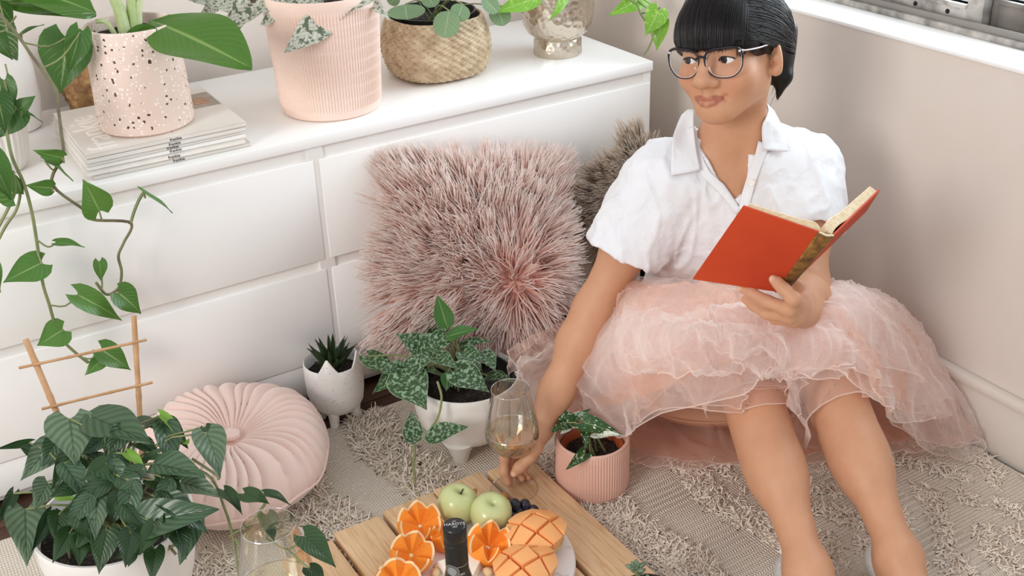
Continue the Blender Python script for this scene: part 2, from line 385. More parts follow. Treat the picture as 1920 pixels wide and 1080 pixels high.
def leaves_px(parent, shape, mat, rows, depth, stem_mat=None, root=None, pet=.0016, **k):
    """rows: base px, tip px, extra depth at base, at tip, width/length, roll; a petiole runs to root (a point or None)"""
    ms = variants(shape, **k)
    for i, (bx, by, tx, ty, d0, d1, wr, roll) in enumerate(rows):
        P0, P1 = D(bx, by, depth+d0), D(tx, ty, depth+d1); L = np.linalg.norm(P1-P0)
        put_leaf(parent, ms[i % len(ms)], mat, P0, P1, wr*L, roll=roll)
        if root is not None:
            R = np.array(root)+rng.normal(0, .012, 3)*np.array([1, 1, 0]); mid = (P0+R)/2+np.array([0, 0, .35*abs(P0[2]-R[2])+.008])
            MB().tube(spline([R, mid, P0], 7), [pet*1.25]*4+[pet]*3, 5).out('petiole', stem_mat, parent)
def soil(parent, c, r, z, mat=None):
    n = 26; P = []
    for i in range(9):
        th = np.arange(n)/n*2*math.pi; q = np.stack([c[0]+r*i/8*np.cos(th), c[1]+r*i/8*np.sin(th), np.full(n, z)], 1)
        q[:, 2] += .003*vnoise(q, 90, 3); P.append(q)
    return MB().grid(np.array(P), cv=True).out('soil', mat or m_soil, parent)
t = NT('potting_soil'); t.base(t.ramp(t.noise(160), [(.4, C('15100d')), (.62, C('3a2e26')), (.75, C('6b5c4e'))])); t.set(Roughness=.95); t.bump(t.noise(220), 1, .006); m_soil = t.m
m_stem = M('green_stem', '6c7c4b', .5, '8a8a5c', 40)
m_brownstem = M('brown_stem', '5d5140', .6, '7c7a52', 30)
m_inner = M('black_nursery_plastic', '1b1a1a', .45)

# ------------------------------------------------------------------ magazines
MG0, MGX0, MGX1 = DT, -1.203, -.920
m_paper = M('magazine_pages', 'e9e5df', .7, 'd8d2ca', 300)
covers = ['d7cfc6', 'e6e2dc', 'ece9e4', 'f3f1ee', 'e3dcd4', 'cfc6bb']; zt = DT
lab = ['pale grey magazine at the very bottom of the pile under the speckled pot', 'magazine with patterned pale spine second from bottom of the pile', 'white magazine third from bottom of the pile on the dresser', 'pale thin magazine fourth from bottom of the pile on the dresser', 'cream magazine just under the topmost one of the pile', 'topmost magazine of the pile, pale cover showing beneath the speckled pot']
th = [.0085, .0085, .0085, .006, .0085, .0085]; m_ink = M('black_ink', '1d1b1b', .6); m_wink = M('pale_ink', 'f4efe8', .6); m_or = M('orange_ink', 'c98a5c', .6)
for k in range(6):
    jx, jy, a = rng.normal(0, .003), rng.normal(0, .003), rng.normal(0, .012)
    if k == 0: jx += .006
    mg = thing('magazine', ((MGX0+MGX1)/2+jx, .155+jy, zt), lab[k], 'magazine', 'magazines piled on the dresser', (0, 0, a), local=True)
    w, h, T = .1415, .135, th[k]; cm = M('magazine_cover', covers[5-k] if k else 'd2cbc2', .38, 'efe9e2' if k in (1, 5) else None, 40 if k == 1 else 7)
    MB().box((-w, -h, 0.0002), (w, h, .0009)).box((-w, -h, T-.0008), (w, h, T-.0001)).box((-w, -h, .0002), (w, -h+.0008, T-.0002)).out('cover', cm, mg)
    MB().box((-w+.0015, -h+.0008, .0009), (w-.0015, h-.0012, T-.0008)).out('pages', m_paper, mg)
    sp = link('spine_lettering', text_mesh('frankie', .0078), m_ink, mg); frame(sp, (.008+.002*(k % 3), -h-.0002, T/2), (1, 0, 0), (0, 0, 1))
    if k == 5:
        c1 = link('cover_lettering', text_mesh('frankie', .075), m_wink, mg); frame(c1, (-.105, -.02, T+.0001), (0, 1, 0), (-1, 0, 0))
        ph = MB().box((.075, -.005, T-.0001), (.139, .085, T+.0002)).out('cover_photo', M('cover_print', '8c7f72', .4, 'b9ada0', 30), mg)
        c2 = link('cover_lettering', text_mesh('80', .045), m_or, mg); frame(c2, (.112, .035, T+.0003), (0, 1, 0), (-1, 0, 0))
    zt += T+.0002
MAGTOP = zt

# ------------------------------------------------------------------ terrazzo pot with a big-leaved plant
t = NT('pink_terrazzo'); vo = t.n('TexVoronoi', feature='F1'); vo.inputs['Scale'].default_value = 112; t.l(t.obj(), vo.inputs['Vector'])
vd = t.n('TexVoronoi', feature='F1'); vd.inputs['Scale'].default_value = 165; t.l(t.obj(), vd.inputs['Vector'])
n1 = t.noise(260)
chip = t.math('MULTIPLY', t.math('LESS_THAN', t.math('MULTIPLY_ADD', n1, .7, vo.outputs['Distance']), .62), t.math('GREATER_THAN', t.n('SeparateColor', Color=vo.outputs['Color']).outputs[0], .72))
wh = t.math('MULTIPLY', t.math('LESS_THAN', vd.outputs['Distance'], .36), t.math('GREATER_THAN', t.n('SeparateColor', Color=vd.outputs['Color']).outputs[1], .55))
c = t.mix(t.noise(14), C('e2c8b9'), C('ead5c9')); c = t.mix(wh, c, C('f6eae0')); c = t.mix(chip, c, C('4a352b')); t.base(c); t.set(Roughness=.6); m_terr = t.m
tc = (-1.068, .120); tz = MAGTOP
tp = thing('potted_plant', (*tc, tz), 'pink terrazzo pot with big glossy leaves standing on the magazine pile', 'potted plant')
MB().lathe([(.0, 0), (.078, 0), (.083, .004), (.0845, .012), (.0825, .09), (.0785, .180), (.0765, .1835), (.072, .1835), (.070, .180), (.070, .15)], 64, (*tc, tz), caps=False).out('pot', m_terr, tp)
soil(tp, tc, .07, tz+.163)
m_big = leaf_mat('glossy_big_leaf', '38631c', '4b7826', vein=.18, veincol='9dbb6a', nveins=14, vw=.08, rough=.25)
tr = np.array([*tc, tz+.165]); td = dep(tr)
m_pale = M('pale_leaf_stalk', 'b9c493', .45, '8ea35f', 25)
for (px, py, dx, r) in ((215, 0, 0, .010), (245, -10, .02, .008), (180, 40, -.02, .004), (262, -5, .03, .007)):
    P1 = D(px, py, td+dx); MB().tube(spline([tr+np.array([(px-235)*.0004, 0, -.01]), (tr+P1)/2+np.array([(px-230)*.0002, 0, .01]), P1], 8), np.linspace(r*1.2, r, 8), 8).out('stalk', m_pale, tp)
leaves_px(tp, 'oval', m_big, [(283, 38, 468, 110, -.02, -.10, .62, .25), (180, 25, -40, -70, -.03, -.12, .5, -.2), (181, 28, 10, -28, -.03, -.1, .55, -.35), (295, 55, 232, 68, -.05, -.06, .5, .6), (240, -5, 300, -120, .02, .05, .5, 0)], td, droop=.18, fold=.15, nu=10, nv=16)

# ------------------------------------------------------------------ woven basket glimpsed behind it, white planters at the left
def weave(nrow, ncol, amp): return lambda q, r, z, th: amp*np.sin(th*ncol+q*1.05)*(1 if q % 2 else .8)+amp*.5*np.cos(q*math.pi)
t = NT('seagrass'); t.base(t.ramp(t.noise(45, detail=5), [(.25, C('9c8568')), (.5, C('c2ab8c')), (.75, C('d8c6aa'))])); t.set(Roughness=.8); t.bump(t.noise(150), .5, .003); m_sea = t.m
t = NT('brown_wicker'); t.base(t.ramp(t.noise(60, detail=5), [(.3, C('6d4c30')), (.6, C('a98254')), (.8, C('c7a577'))])); t.set(Roughness=.7); m_wick = t.m
bc = Z(166, 190, DT+.02); bkt = thing('wicker_basket', (bc[0]+.02, .42, DT), 'brown wicker basket mostly hidden behind the speckled pink pot', 'basket')
MB().lathe([(.05, .0), (.065, .003)]+[(.065+.02*math.sin(k/16*2.4), .003+k*.008) for k in range(1, 17)]+[(.07, .13)], 160, (bc[0]+.035, .42, DT), weave(16, 24, .0032)).out('body', m_wick, bkt)
t = NT('white_ceramic'); t.base(t.mix(t.noise(12), C('f2efec'), C('e2ddd8'))); t.set(Roughness=.4); m_cer = t.m
wp = Z(25, 200, DT); wp = np.array([-1.262, .40, DT])
vz = thing('white_vase', wp, 'tall plain white ceramic vase at the far left against the wall', 'vase')
MB().lathe([(.0, 0), (.05, 0), (.055, .004), (.064, .06), (.062, .12), (.05, .18), (.045, .19), (.041, .19), (.045, .17), (.05, .1), (0, .09)], 48, wp, caps=False).out('body', m_cer, vz)
m_cal = leaf_mat('striped_leaf', '3d5c2c', '496a34', vein=.9, veincol='9fb182', nveins=10, vw=.22, rough=.4)
leaves_px(vz, 'ovate', m_cal, [(-60, 20, 33, 106, -.1, -.14, .7, .3), (-20, 0, 60, -40, -.05, -.02, .6, -.2)], dep(wp+np.array([0, 0, .25])), m_stem, wp+np.array([0, 0, .15]), droop=.1)
t = NT('white_ribbed_ceramic'); t.base(t.mix(t.noise(20), C('efeae5'), C('d9d2cb'))); t.set(Roughness=.5); m_cer2 = t.m
rp = np.array([-1.325, .185, DT])
pv = thing('trailing_plant', rp, 'white ribbed planter at far left with long vines trailing down the dresser', 'potted plant')
MB().lathe([(0, 0), (.044, 0), (.049, .004), (.055, .02), (.061, .06), (.064, .115), (.062, .118), (.058, .118), (.056, .1), (0, .095)], 180, rp, lambda q, r, z, th: (.0014*np.cos(th*34) if 2 <= q <= 5 else 0), caps=False).out('pot', m_cer2, pv)
m_poth = leaf_mat('vine_leaf', '44702a', '5d8a3a', vein=.15, veincol='a6c077', nveins=8, vw=.1, rough=.35)
m_poth2 = leaf_mat('dark_vine_leaf', '2f5420', '47722c', vein=.15, veincol='8fb060', nveins=8, vw=.1, rough=.35)
def Vp(px, py, y=-.06):                                       # hang in front of the dresser front, above it lean back to the pot
    P = Y(px, py, y); return P
vin = [[(-15, 10), (30, 62), (60, 105), (85, 140), (105, 170), (110, 210), (115, 250), (118, 290), (98, 345), (160, 395), (175, 412), (245, 418), (232, 455), (222, 480), (228, 510), (222, 540), (200, 552), (180, 530)],
       [(-10, 110), (4, 180), (15, 260), (25, 300), (45, 345), (60, 400), (70, 460), (80, 530), (92, 570), (102, 605), (115, 635), (140, 660), (165, 680)],
       [(-10, 260), (8, 300), (36, 350), (32, 390), (10, 425), (-8, 460)],
       [(-10, 440), (0, 420), (18, 385), (30, 355)],
       [(245, 418), (252, 395), (262, 372), (270, 360)]]
for path in vin:
    q = np.array([Vp(px, py, -.055 if py > 330 else -.055+(330-py)*.0004) for px, py in path]); MB().tube(spline(q, 5*len(q)), .0027, 6).out('vine', m_stem if path[0][1] > 50 else m_brownstem, pv)
def vleaf(rows, mat):
    ms = variants('heart', droop=.12, fold=.15)
    for i, (sx, sy, bx, by, tx, ty, wr, roll, dy) in enumerate(rows):
        yb = -.055+dy+(max(0, 330-by)*.0004)
        P0, P1, PS = Vp(bx, by, yb-.008), Vp(tx, ty, yb-.02), Vp(sx, sy, -.055+max(0, 330-sy)*.0004); L = np.linalg.norm(P1-P0)
        put_leaf(pv, ms[i % 4], mat, P0, P1, wr*L, roll=roll)
        MB().tube(spline([PS, (PS+P0)/2+np.array([0, -.004, -.010]), P0], 7), .0016, 5).out('petiole', m_stem, pv)
vleaf([(70, 470, 78, 493, 6, 528, .85, .2, 0), (66, 447, 106, 455, 159, 458, .62, .5, 0), (92, 572, 146, 552, 236, 600, .5, -.2, 0), (222, 545, 222, 548, 271, 587, .9, .0, 0),
       (113, 632, 118, 618, 70, 648, 1.1, .5, 0), (146, 668, 190, 655, 249, 693, .72, -.1, 0), (150, 668, 192, 672, 160, 703, .75, .4, 0), (190, 545, 186, 490, 192, 528, .75, .3, 0),
       (270, 360, 268, 358, 326, 396, .42, .9, 0), (190, 408, 186, 395, 160, 340, .95, .0, 0), (97, 345, 96, 352, 52, 350, .75, .9, 0), (107, 310, 85, 303, 143, 328, .55, .8, 0),
       (25, 320, 26, 365, -28, 312, .85, 0, 0), (-8, 460, -20, 480, 8, 548, .4, .6, 0), (118, 290, 115, 295, 66, 286, .62, 1.0, 0)], m_poth)
vleaf([(45, 80, 125, 70, 112, 176, .98, .1, .06), (75, 130, 150, 60, 128, 140, .62, .5, .02), (10, 120, 30, 205, -18, 260, 1.0, .2, 0), (15, 180, 35, 205, 62, 180, .8, -.3, 0), (20, 200, 8, 150, 26, 215, .7, -.5, 0),
       (40, 62, 34, 70, 78, 40, .5, .8, .03), (35, 200, 40, 210, 82, 222, .55, .9, -.02), (30, 30, -20, 60, 30, 108, .8, .2, .1), (5, 220, -5, 180, 12, 250, .8, .3, -.02), (-5, 290, -20, 290, 25, 375, .6, .1, -.02), (15, 60, 0, 10, 30, 45, .9, .3, .08)], m_poth2)

# ------------------------------------------------------------------ ribbed pink pot with a variegated plant
pc = np.array([-.700, .140, DT]); rbp = thing('potted_plant', pc, 'large ribbed blush pot with grey and white variegated leaves on the dresser', 'potted plant')
m_blush = M('blush_clay', 'ecd0c1', .75, 'efd8cb', 10)
H = .232; nb_ = 8; prof = [(0, 0), (.085, 0), (.0905, .003), (.093, .012)]
zz = np.linspace(.018, H-.022, 8*nb_+1)
for k, z in enumerate(zz): prof.append((.093+.0125*z/H-(.0003 if k % 8 == 0 else 0), z))
prof += [(.1052, H-.015), (.1055, H-.003), (.1045, H), (.100, H), (.0985, H-.01), (.0985, H-.05)]
prof = [(r*1.06, z) for r, z in prof]
MB().lathe(prof, 560, pc, lambda q, r, z, th: (.0012*np.cos(th*112)*(1 if (q-4) % 8 else .45) if 4 <= q < 4+len(zz) else 0), caps=False).out('pot', m_blush, rbp)
soil(rbp, pc, .099, DT+H-.03)
m_var = leaf_mat('variegated_leaf', 'd9d8cc', 'c3c6b8', vein=.5, veincol='6f7d62', nveins=8, vw=.2, blotch=True, bcol='5f6f55', bscale=4.5, bthr=.54, rough=.4, mid=False)
root = pc+np.array([0, 0, H-.03]); rd = dep(root)
m_vstem = M('dark_stem', '4a4037', .6, '6a5f50', 30)
leaves_px(rbp, 'arrow', m_var, [(600, 42, 536, 97, -.09, -.12, .75, .5), (470, 5, 420, 60, -.02, -.05, .8, .3), (500, 20, 560, -10, -.06, -.08, .9, -.2), (640, 25, 690, -15, -.07, -.09, .8, .4), (560, 10, 620, 22, -.08, -.1, .8, .2), (680, 0, 730, 25, -.02, -.06, .6, .2), (450, 10, 350, -10, 0, -.03, .5, .3), (400, 10, 372, 40, .0, .0, .7, .6),
   (440, 40, 480, 5, 0, -.03, .7, -.3), (520, 0, 470, 25, -.06, -.07, .7, .3), (655, 0, 640, 40, -.08, -.09, .5, .3), (590, -5, 610, -60, -.02, -.03, .8, 0)], rd, m_vstem, root, droop=.2)

# ------------------------------------------------------------------ seagrass basket with a round-leaved plant
sc = np.array([-.418, .218, DT]); sb = thing('potted_plant', sc, 'round-leaved plant in a woven seagrass basket with black inner pot', 'potted plant')
prof = [(.0, .002), (.078, 0.001), (.092, .006)]
for k in range(1, 27):
    z = .006+k*.0046; prof.append((.094+.016*math.sin(min(1, z/.06)*1.5)-.012*max(0, (z-.06)/.06)**2, z))
prof += [(.094, .128), (.091, .126), (.092, .09)]
def herring(q, r, z, th):
    if q < 2 or q > 28: return 0
    return .0026*np.sin(th*34+(q*2.1))+.0012*np.sin(th*34-(q*2.1))
MB().lathe(prof, 340, sc, herring, caps=False, sq=2.6).out('basket', m_sea, sb)
MB().lathe([(.085, .06), (.088, .13), (.090, .134), (.086, .134), (.083, .11), (.08, .108), (0, .108)], 48, sc, caps=False).out('inner_pot', m_inner, sb)
soil(sb, sc, .082, DT+.112)
m_pil = leaf_mat('round_leaf', '6f8b63', '7f9c72', vein=.3, veincol='a9bd97', nveins=6, vw=.15, rough=.4)
root = sc+np.array([0, 0, .112]); rd = dep(root)
leaves_px(sb, 'round', m_pil, [(760, 8, 764, 36, -.06, -.08, 1.9, .0), (842, 20, 833, 70, -.10, -.11, .95, 0), (868, 8, 858, 38, -.09, -.1, 1.1, .3), (905, -5, 935, 22, -.05, -.05, .8, 0), (930, 10, 945, 48, -.02, -.03, .95, .1), (800, -12, 815, 12, -.05, -.06, 1.1, 0), (745, -10, 730, 8, -.05, -.05, 1.2, 0)], rd, m_stem, root, droop=.05, fold=.05, wav=.01)

# ------------------------------------------------------------------ hammered silver pot with a bright vine
t = NT('hammered_silver'); vo = t.n('TexVoronoi', feature='F1'); vo.inputs['Scale'].default_value = 85; t.l(t.obj(), vo.inputs['Vector'])
t.base(C('cfc3b3')); t.set(Metallic=.92, Roughness=.24); t.bump(vo.outputs['Distance'], .55, .004); m_sil = t.m
vc = np.array([-.130, .180, DT]); sv = thing('potted_plant', vc, 'hammered silver footed pot with bright green vine at the dresser end', 'potted plant')
MB().lathe([(0, 0), (.053, 0), (.055, .003), (.054, .032), (.0515, .038), (.055, .042), (.068, .052), (.077, .068), (.082, .095), (.085, .145), (.087, .195), (.085, .195), (.083, .17), (0, .165)], 64, vc, None, caps=False).out('pot', m_sil, sv)
soil(sv, vc, .078, DT+.172)
m_bri = leaf_mat('bright_vine_leaf', '6aa02c', '82b83c', vein=.2, veincol='c3d98a', nveins=8, vw=.12, blotch=True, bcol='a9cf5a', bscale=5, bthr=.6, rough=.3)
root = vc+np.array([0, 0, .175]); rd = dep(root)
leaves_px(sv, 'heart', m_bri, [(1000, -2, 925, 24, -.09, -.12, .45, .4), (1205, -5, 1143, 28, .0, -.03, .5, .5), (1235, 18, 1212, 66, -.03, -.03, .9, .4), (1240, 40, 1228, 92, .0, .0, .8, -.3), (1060, -6, 1030, 40, -.1, -.12, .35, .7)], rd, m_stem, root, droop=.1)
for pth in ([(1130, -25), (1190, 5), (1200, 25), (1220, 55), (1224, 70), (1216, 90), (1207, 103)], [(1040, -10), (1030, 20), (1022, 42)], [(1200, 25), (1225, 22), (1238, 14)]):
    MB().tube(spline([D(x, y, rd-.02) for x, y in pth], 16), .0022, 6).out('vine', m_stem, sv)
# ------------------------------------------------------------------ round pleated velvet cushion
t = NT('blush_velvet'); t.base(t.mix(t.noise(9), C('e6c6b9'), C('edd3c8'))); t.set(Roughness=.75); t.b.inputs['Sheen Weight'].default_value = .6; t.bump(t.noise(300), .15, .001); m_velvet = t.m
cc = np.array([-1.092, -.182, .008]); CR = .172
cu = thing('round_cushion', cc, 'round blush velvet cushion with radial pleats and a button, lying on the rug', 'cushion')
def pleat(r, th, z):
    k = np.round(vnoise(np.stack([np.cos(th), np.sin(th), th*0], -1)[None], 2.5, 4)[0]*1.5) if False else 0
    a = th*17+1.0*np.sin(th*3+.6)+.8*np.sin(th*7); s = np.abs(np.sin(a/1.0)); return s**.55
rows = []; N = 340; thv = np.arange(N)/N*2*math.pi
prof = [(.0004, .080), (.012, .081), (.022, .086), (.035, .096), (.06, .108), (.09, .114), (.12, .110), (.145, .098), (.162, .080), (.171, .060), (.168, .042), (.155, .024), (.13, .012), (.08, .007), (.02, .006)]
prof = spline(np.array(prof), 44)
for q, (r, z) in enumerate(prof):
    f = pleat(r, thv+ (.06*math.sin(r*40)), z); amp = .010*min(1, max(0, (r-.012)/.04))*(1 if q < 26 else max(0, 1-(q-26)/10))
    dd = (f-.75)*amp
    wob = 1+.02*np.sin(thv*3+1)+.015*np.sin(thv*5)
    rows.append(np.stack([cc[0]+(r*wob+dd*.5*(r > .1))*np.cos(thv), cc[1]+(r*wob+dd*.5*(r > .1))*np.sin(thv), cc[2]+z+dd*(1 if q < 24 else .3)+.13*(r*np.sin(thv)+.172)*min(1, .25+z/.06)+.002*np.sin(thv*4)*min(1, r/.03)], 1))
MB().grid(np.array(rows), cv=True).out('cover', m_velvet, cu, ang=70)
MB().lathe([(0, .100), (.010, .0985), (.0155, .094), (.016, .088), (.0, .078)], 28, cc+np.array([0, 0, .024]), caps=False).out('button', m_velvet, cu)
seam = np.stack([cc[0]+.1725*(1+.02*np.sin(thv*3+1)+.015*np.sin(thv*5))*np.cos(thv), cc[1]+.1725*(1+.02*np.sin(thv*3+1)+.015*np.sin(thv*5))*np.sin(thv), .058+.004*np.sin(thv*9)+.13*.172*(np.sin(thv)+1)], 1)[::4]
MB().tube(np.vstack([seam, seam[:1]]), .0026, 6).out('seam', m_velvet, cu)

# ------------------------------------------------------------------ cat shaped planter with a spiky succulent
kc = np.array([-.842, -.070, 0.002]); cp = thing('cat_planter', kc, 'small white cat-shaped planter on legs holding a spiky dark succulent', 'planter')
t = NT('speckled_ceramic'); t.base(t.ramp(t.noise(160), [(.28, C('cfc9c2')), (.4, C('efece8'))])); t.set(Roughness=.45); t.bump(t.noise(70), .2, .002); m_cat = t.m
front = math.atan2(CAM[1]-kc[1], CAM[0]-kc[0])+.42
ears = [front-.62, front+.62]
def rimz(th):
    z = 0
    for e in ears:
        d = np.abs((th-e+math.pi) % (2*math.pi)-math.pi); z = z+.034*np.clip(1-d/.36, 0, 1)**1.1
    return z
nth = 96; th_ = np.arange(nth)/nth*2*math.pi; R_ = []
for r, z, k in [(.0, .030, 0), (.03, .030, 0), (.046, .036, 0), (.054, .05, 0), (.0575, .075, 0), (.0585, .10, .1), (.0585, .12, .5), (.058, .138, 1), (.0565, .1405, 1), (.0545, .138, 1), (.0535, .12, .5), (.052, .105, 0), (0, .104, 0)]:
    R_.append(np.stack([kc[0]+r*np.cos(th_), kc[1]+r*np.sin(th_), z+k*rimz(th_)], 1))
MB().grid(np.array(R_), cv=True).out('pot', m_cat, cp)
for a in (front-.7, front+.7, front+math.pi-.7, front+math.pi+.7):
    MB().lathe([(0, -.004), (.008, -.004), (.0085, 0), (.011, .03), (.013, .045)], 16, (kc[0]+.037*math.cos(a), kc[1]+.037*math.sin(a), 0)).out('leg', m_cat, cp)
soil(cp, kc, .052, .112)
m_haw = leaf_mat('succulent_leaf', '2c3b26', '435636', rough=.45, mid=False)
ms = variants('spike', droop=-.12, fold=.5, nu=6, nv=8)
for i in range(17):
    a = i*2.4; rr = .010+.028*(i/17); up_ = .075-.035*(i/17); b = kc+np.array([.008*math.cos(a), .008*math.sin(a), .112])
    tip = kc+np.array([(rr+.026)*math.cos(a), (rr+.026)*math.sin(a), .116+up_*.85]); put_leaf(cp, ms[i % 4], m_haw, b, tip, .021, up=np.array([-math.cos(a), -math.sin(a), .6]))

# ------------------------------------------------------------------ white footed bowl pot with silvery leaved plant
bc = np.array([-.666, -.298, 0.004]); bp = thing('potted_plant', bc, 'white footed bowl pot holding a plant with silver-speckled leaves', 'potted plant')
m_bowl = M('white_glazed_bowl', 'eeebe7', .35, 'e3dfd9', 20)
prof = spline(np.array([(0, .048), (.03, .048), (.062, .056), (.084, .076), (.095, .105), (.098, .135), (.099, .168)]), 24).tolist()+[(.098, .1715), (.0955, .1715), (.094, .165), (.092, .14), (0, .135)]
prof = [(r*1.03, .024+(z-.048)*1.07) for r, z in prof]
def star(q, r, z, th):
    if not 6 < q < 22: return 0
    u = (th % (math.pi/3))-math.pi/6; v = (z-.115)*10; ang = np.arctan2(v, u); rad = np.hypot(u, v)
    return .0022*np.maximum(0, np.cos(ang*8))**2*np.clip(1-rad/.5, 0, 1)*np.clip(rad/.12, 0, 1)
MB().lathe(prof, 360, bc, star, caps=False).out('pot', m_bowl, bp)
for k in range(3):
    a = math.atan2(CAM[1]-bc[1], CAM[0]-bc[0])-.30+k*2*math.pi/3
    MB().lathe([(0, 0.004), (.012, .004), (.0145, .008), (.021, .03), (.032, .052)], 24, (bc[0]+.062*math.cos(a), bc[1]+.062*math.sin(a), 0)).out('foot', m_bowl, bp)
MB().lathe([(.084, .09), (.0895, .146), (.0925, .1505), (.089, .150), (.0855, .135), (.083, .132)], 64, bc, caps=False).out('inner_pot', m_inner, bp)
soil(bp, bc, .085, .133)
m_sci = leaf_mat('silver_spot_leaf', '24401f', '365629', blotch=True, bcol='8aa583', bscale=6.5, bthr=.535, rough=.38, edge='8fa680', veincol='45693a')
m_sci2 = leaf_mat('plain_young_leaf', '2f5a26', '447335', rough=.35)
root = bc+np.array([0, 0, .135]); rd = dep(root)
leaves_px(bp, 'heart', m_sci, [(690, 668, 745, 698, -.02, -.05, .72, .3), (800, 655, 745, 625, -.06, -.08, .8, .2), (770, 700, 712, 690, -.06, -.08, .7, .2), (768, 612, 714, 642, .0, -.03, .9, .2) if False else (700, 690, 745, 690, 0, -.02, .6, .4), (747, 690, 700, 738, -.05, -.09, .55, .5), (755, 702, 800, 764, -.10, -.13, 1.05, .0), (812, 640, 780, 690, -.06, -.09, .8, .4),
   (835, 630, 790, 670, -.06, -.08, .75, -.2), (800, 690, 815, 700, -.08, -.1, 1.0, .3), (855, 695, 918, 730, -.10, -.12, .86, .1), (818, 668, 858, 684, -.09, -.11, .85, .3), (870, 660, 905, 690, -.06, -.08, .95, .2), (905, 660, 930, 695, -.04, -.07, .8, .3), (860, 652, 920, 632, -.02, -.05, .48, .4), (915, 705, 962, 706, -.03, -.06, .7, .5),
   (805, 625, 835, 605, .0, -.02, .7, .4), (765, 690, 815, 668, -.09, -.11, .75, .0), (850, 720, 845, 690, -.1, -.1, .5, .2)], rd, m_stem, root, droop=.12, fold=.12)
leaves_px(bp, 'ovate', m_sci2, [(838, 612, 820, 555, -.07, -.09, .62, .3), (838, 632, 893, 612, -.07, -.09, .52, .3), (838, 700, 838, 732, -.10, -.11, .8, .2), (735, 650, 716, 612, .02, .0, .9, .2)], rd, m_stem, root, droop=.1, fold=.1)
for P_, lf in (([(820, 715), (828, 745), (822, 780), (806, 806), (801, 822)], [(775, 828, 772, 772, -.13, -.13, .72, .0), (802, 820, 873, 796, -.13, -.15, .55, .1)]), ([(775, 800), (778, 830), (776, 870), (778, 905)], [])):
    MB().tube(spline([D(x, y, rd-.115) for x, y in P_], 14), .0024, 6).out('vine', m_stem, bp)
    leaves_px(bp, 'ovate', m_sci, lf, rd, m_stem, None, droop=.1, fold=.1)

# ------------------------------------------------------------------ small ribbed pink pot with terracotta liner
qc = np.array([-.546, -.543, .008]); qp = thing('potted_plant', qc, 'small ribbed pink pot with young arrow-leaved plant beside the wooden board', 'potted plant')
m_pink = M('pink_ribbed_clay', 'dbae9b', .7, 'e0b7a5', 12)
R0, H0 = .0665, .105
prof = [(0, 0), (R0-.006, 0), (R0-.002, .002), (R0-.0005, .006)]+[(R0, z) for z in np.linspace(.009, H0-.007, 8)]+[(R0-.0003, H0-.005), (R0-.0003, H0-.001), (R0-.0015, H0), (R0-.005, H0), (R0-.006, H0-.002), (R0-.006, .06)]
MB().lathe(prof, 480, qc, lambda q, r, z, th: (.0009*np.cos(th*80) if 4 <= q <= 11 else 0), caps=False).out('pot', m_pink, qp)
m_tc = M('terracotta_plastic', 'a5512f', .45)
MB().lathe([(.05, .05), (.0535, .078), (.057, .079), (.057, .086), (.0535, .087), (.0505, .084), (.048, .070), (0, .069)], 56, qc, caps=False).out('liner', m_tc, qp)
soil(qp, qc, .049, qc[2]+.072)
m_syn = leaf_mat('arrow_leaf', '24491f', '315c28', blotch=True, bcol='eef0e4', bscale=5, bthr=.60, rough=.3)
m_synw = leaf_mat('half_white_leaf', 'e8ebdf', 'dfe6d2', blotch=True, bcol='3a5c30', bscale=6, bthr=.58, rough=.3)
root = qc+np.array([0, 0, .073]); rd = dep(root)-.01
leaves_px(qp, 'arrow', m_syn, [(1068, 793, 1044, 764, -.02, -.03, 1.0, .2), (1062, 792, 1036, 808, -.02, -.05, .7, .4), (1080, 786, 1104, 764, -.02, -.03, .55, .3), (1094, 792, 1166, 812, -.05, -.07, .55, -.2), (1098, 806, 1098, 842, -.05, -.07, .6, .2), (1096, 850, 1064, 878, -.06, -.09, .55, .3)], rd, m_stem, root, droop=.12, fold=.2)
leaves_px(qp, 'lance', m_synw, [(1105, 818, 1168, 814, -.055, -.075, .26, .3), (1070, 800, 1052, 812, -.02, -.04, .4, .3)], rd, m_stem, None, droop=.1)

# ------------------------------------------------------------------ plank board, plate, fruit
t = NT('pine_wood'); ob = t.n('ObjectInfo'); mp = t.n('Mapping'); t.l(t.obj(), mp.inputs[0]); mp.inputs['Scale'].default_value = (1, .06, 1)
off = t.n('VectorMath', operation='ADD'); t.l(mp.outputs[0], off.inputs[0]); t.l(t.n('CombineXYZ', Y=t.math('MULTIPLY', ob.outputs['Random'], 7)).outputs[0], off.inputs[1])
g1 = t.noise(58, off.outputs[0], 4); g2 = t.noise(210, off.outputs[0], 2)
wv = t.math('FRACT', t.math('MULTIPLY', g1, 6)); c = t.ramp(wv, [(0, C('dcb58a')), (.55, C('e6c59d')), (.9, C('c89a68')), (1, C('dcb58a'))])
c = t.mix(t.math('MULTIPLY', g2, .5), c, C('e3c39c')); c = t.mix(t.math('MULTIPLY', ob.outputs['Random'], .35), c, C('c99d6f')); t.base(c); t.set(Roughness=.55); t.bump(g2, .15, .001); m_pine = t.m
BT = .035
bd = thing('plank_board', (-.86, -.9, 0), 'low pine plank board on the rug carrying the fruit plate', 'board')
pl = [(-.706, -.619, -.435), (-.815, -.716, -.428), (-.917, -.8195, -.432), (-1.013, -.926, -.438), (-1.112, -1.022, -.452)]
for a, b, y in pl: MB().box((a, -1.42, BT-.019), (b, y, BT), .0015).out('plank', m_pine, bd)
for y in (-.56, -1.25): MB().box((-1.10, y-.03, .0065), (-.625, y+.03, BT-.019), .001).out('batten', m_pine, bd)
PC = np.array([-.845, -.655, BT]); 
t = NT('white_marble'); nz = t.noise(7, None, 6, .65); t.base(t.ramp(nz, [(.44, C('f3f1ee')), (.5, C('d5d2cf')), (.53, C('f3f1ee'))])); t.set(Roughness=.3); m_marble = t.m
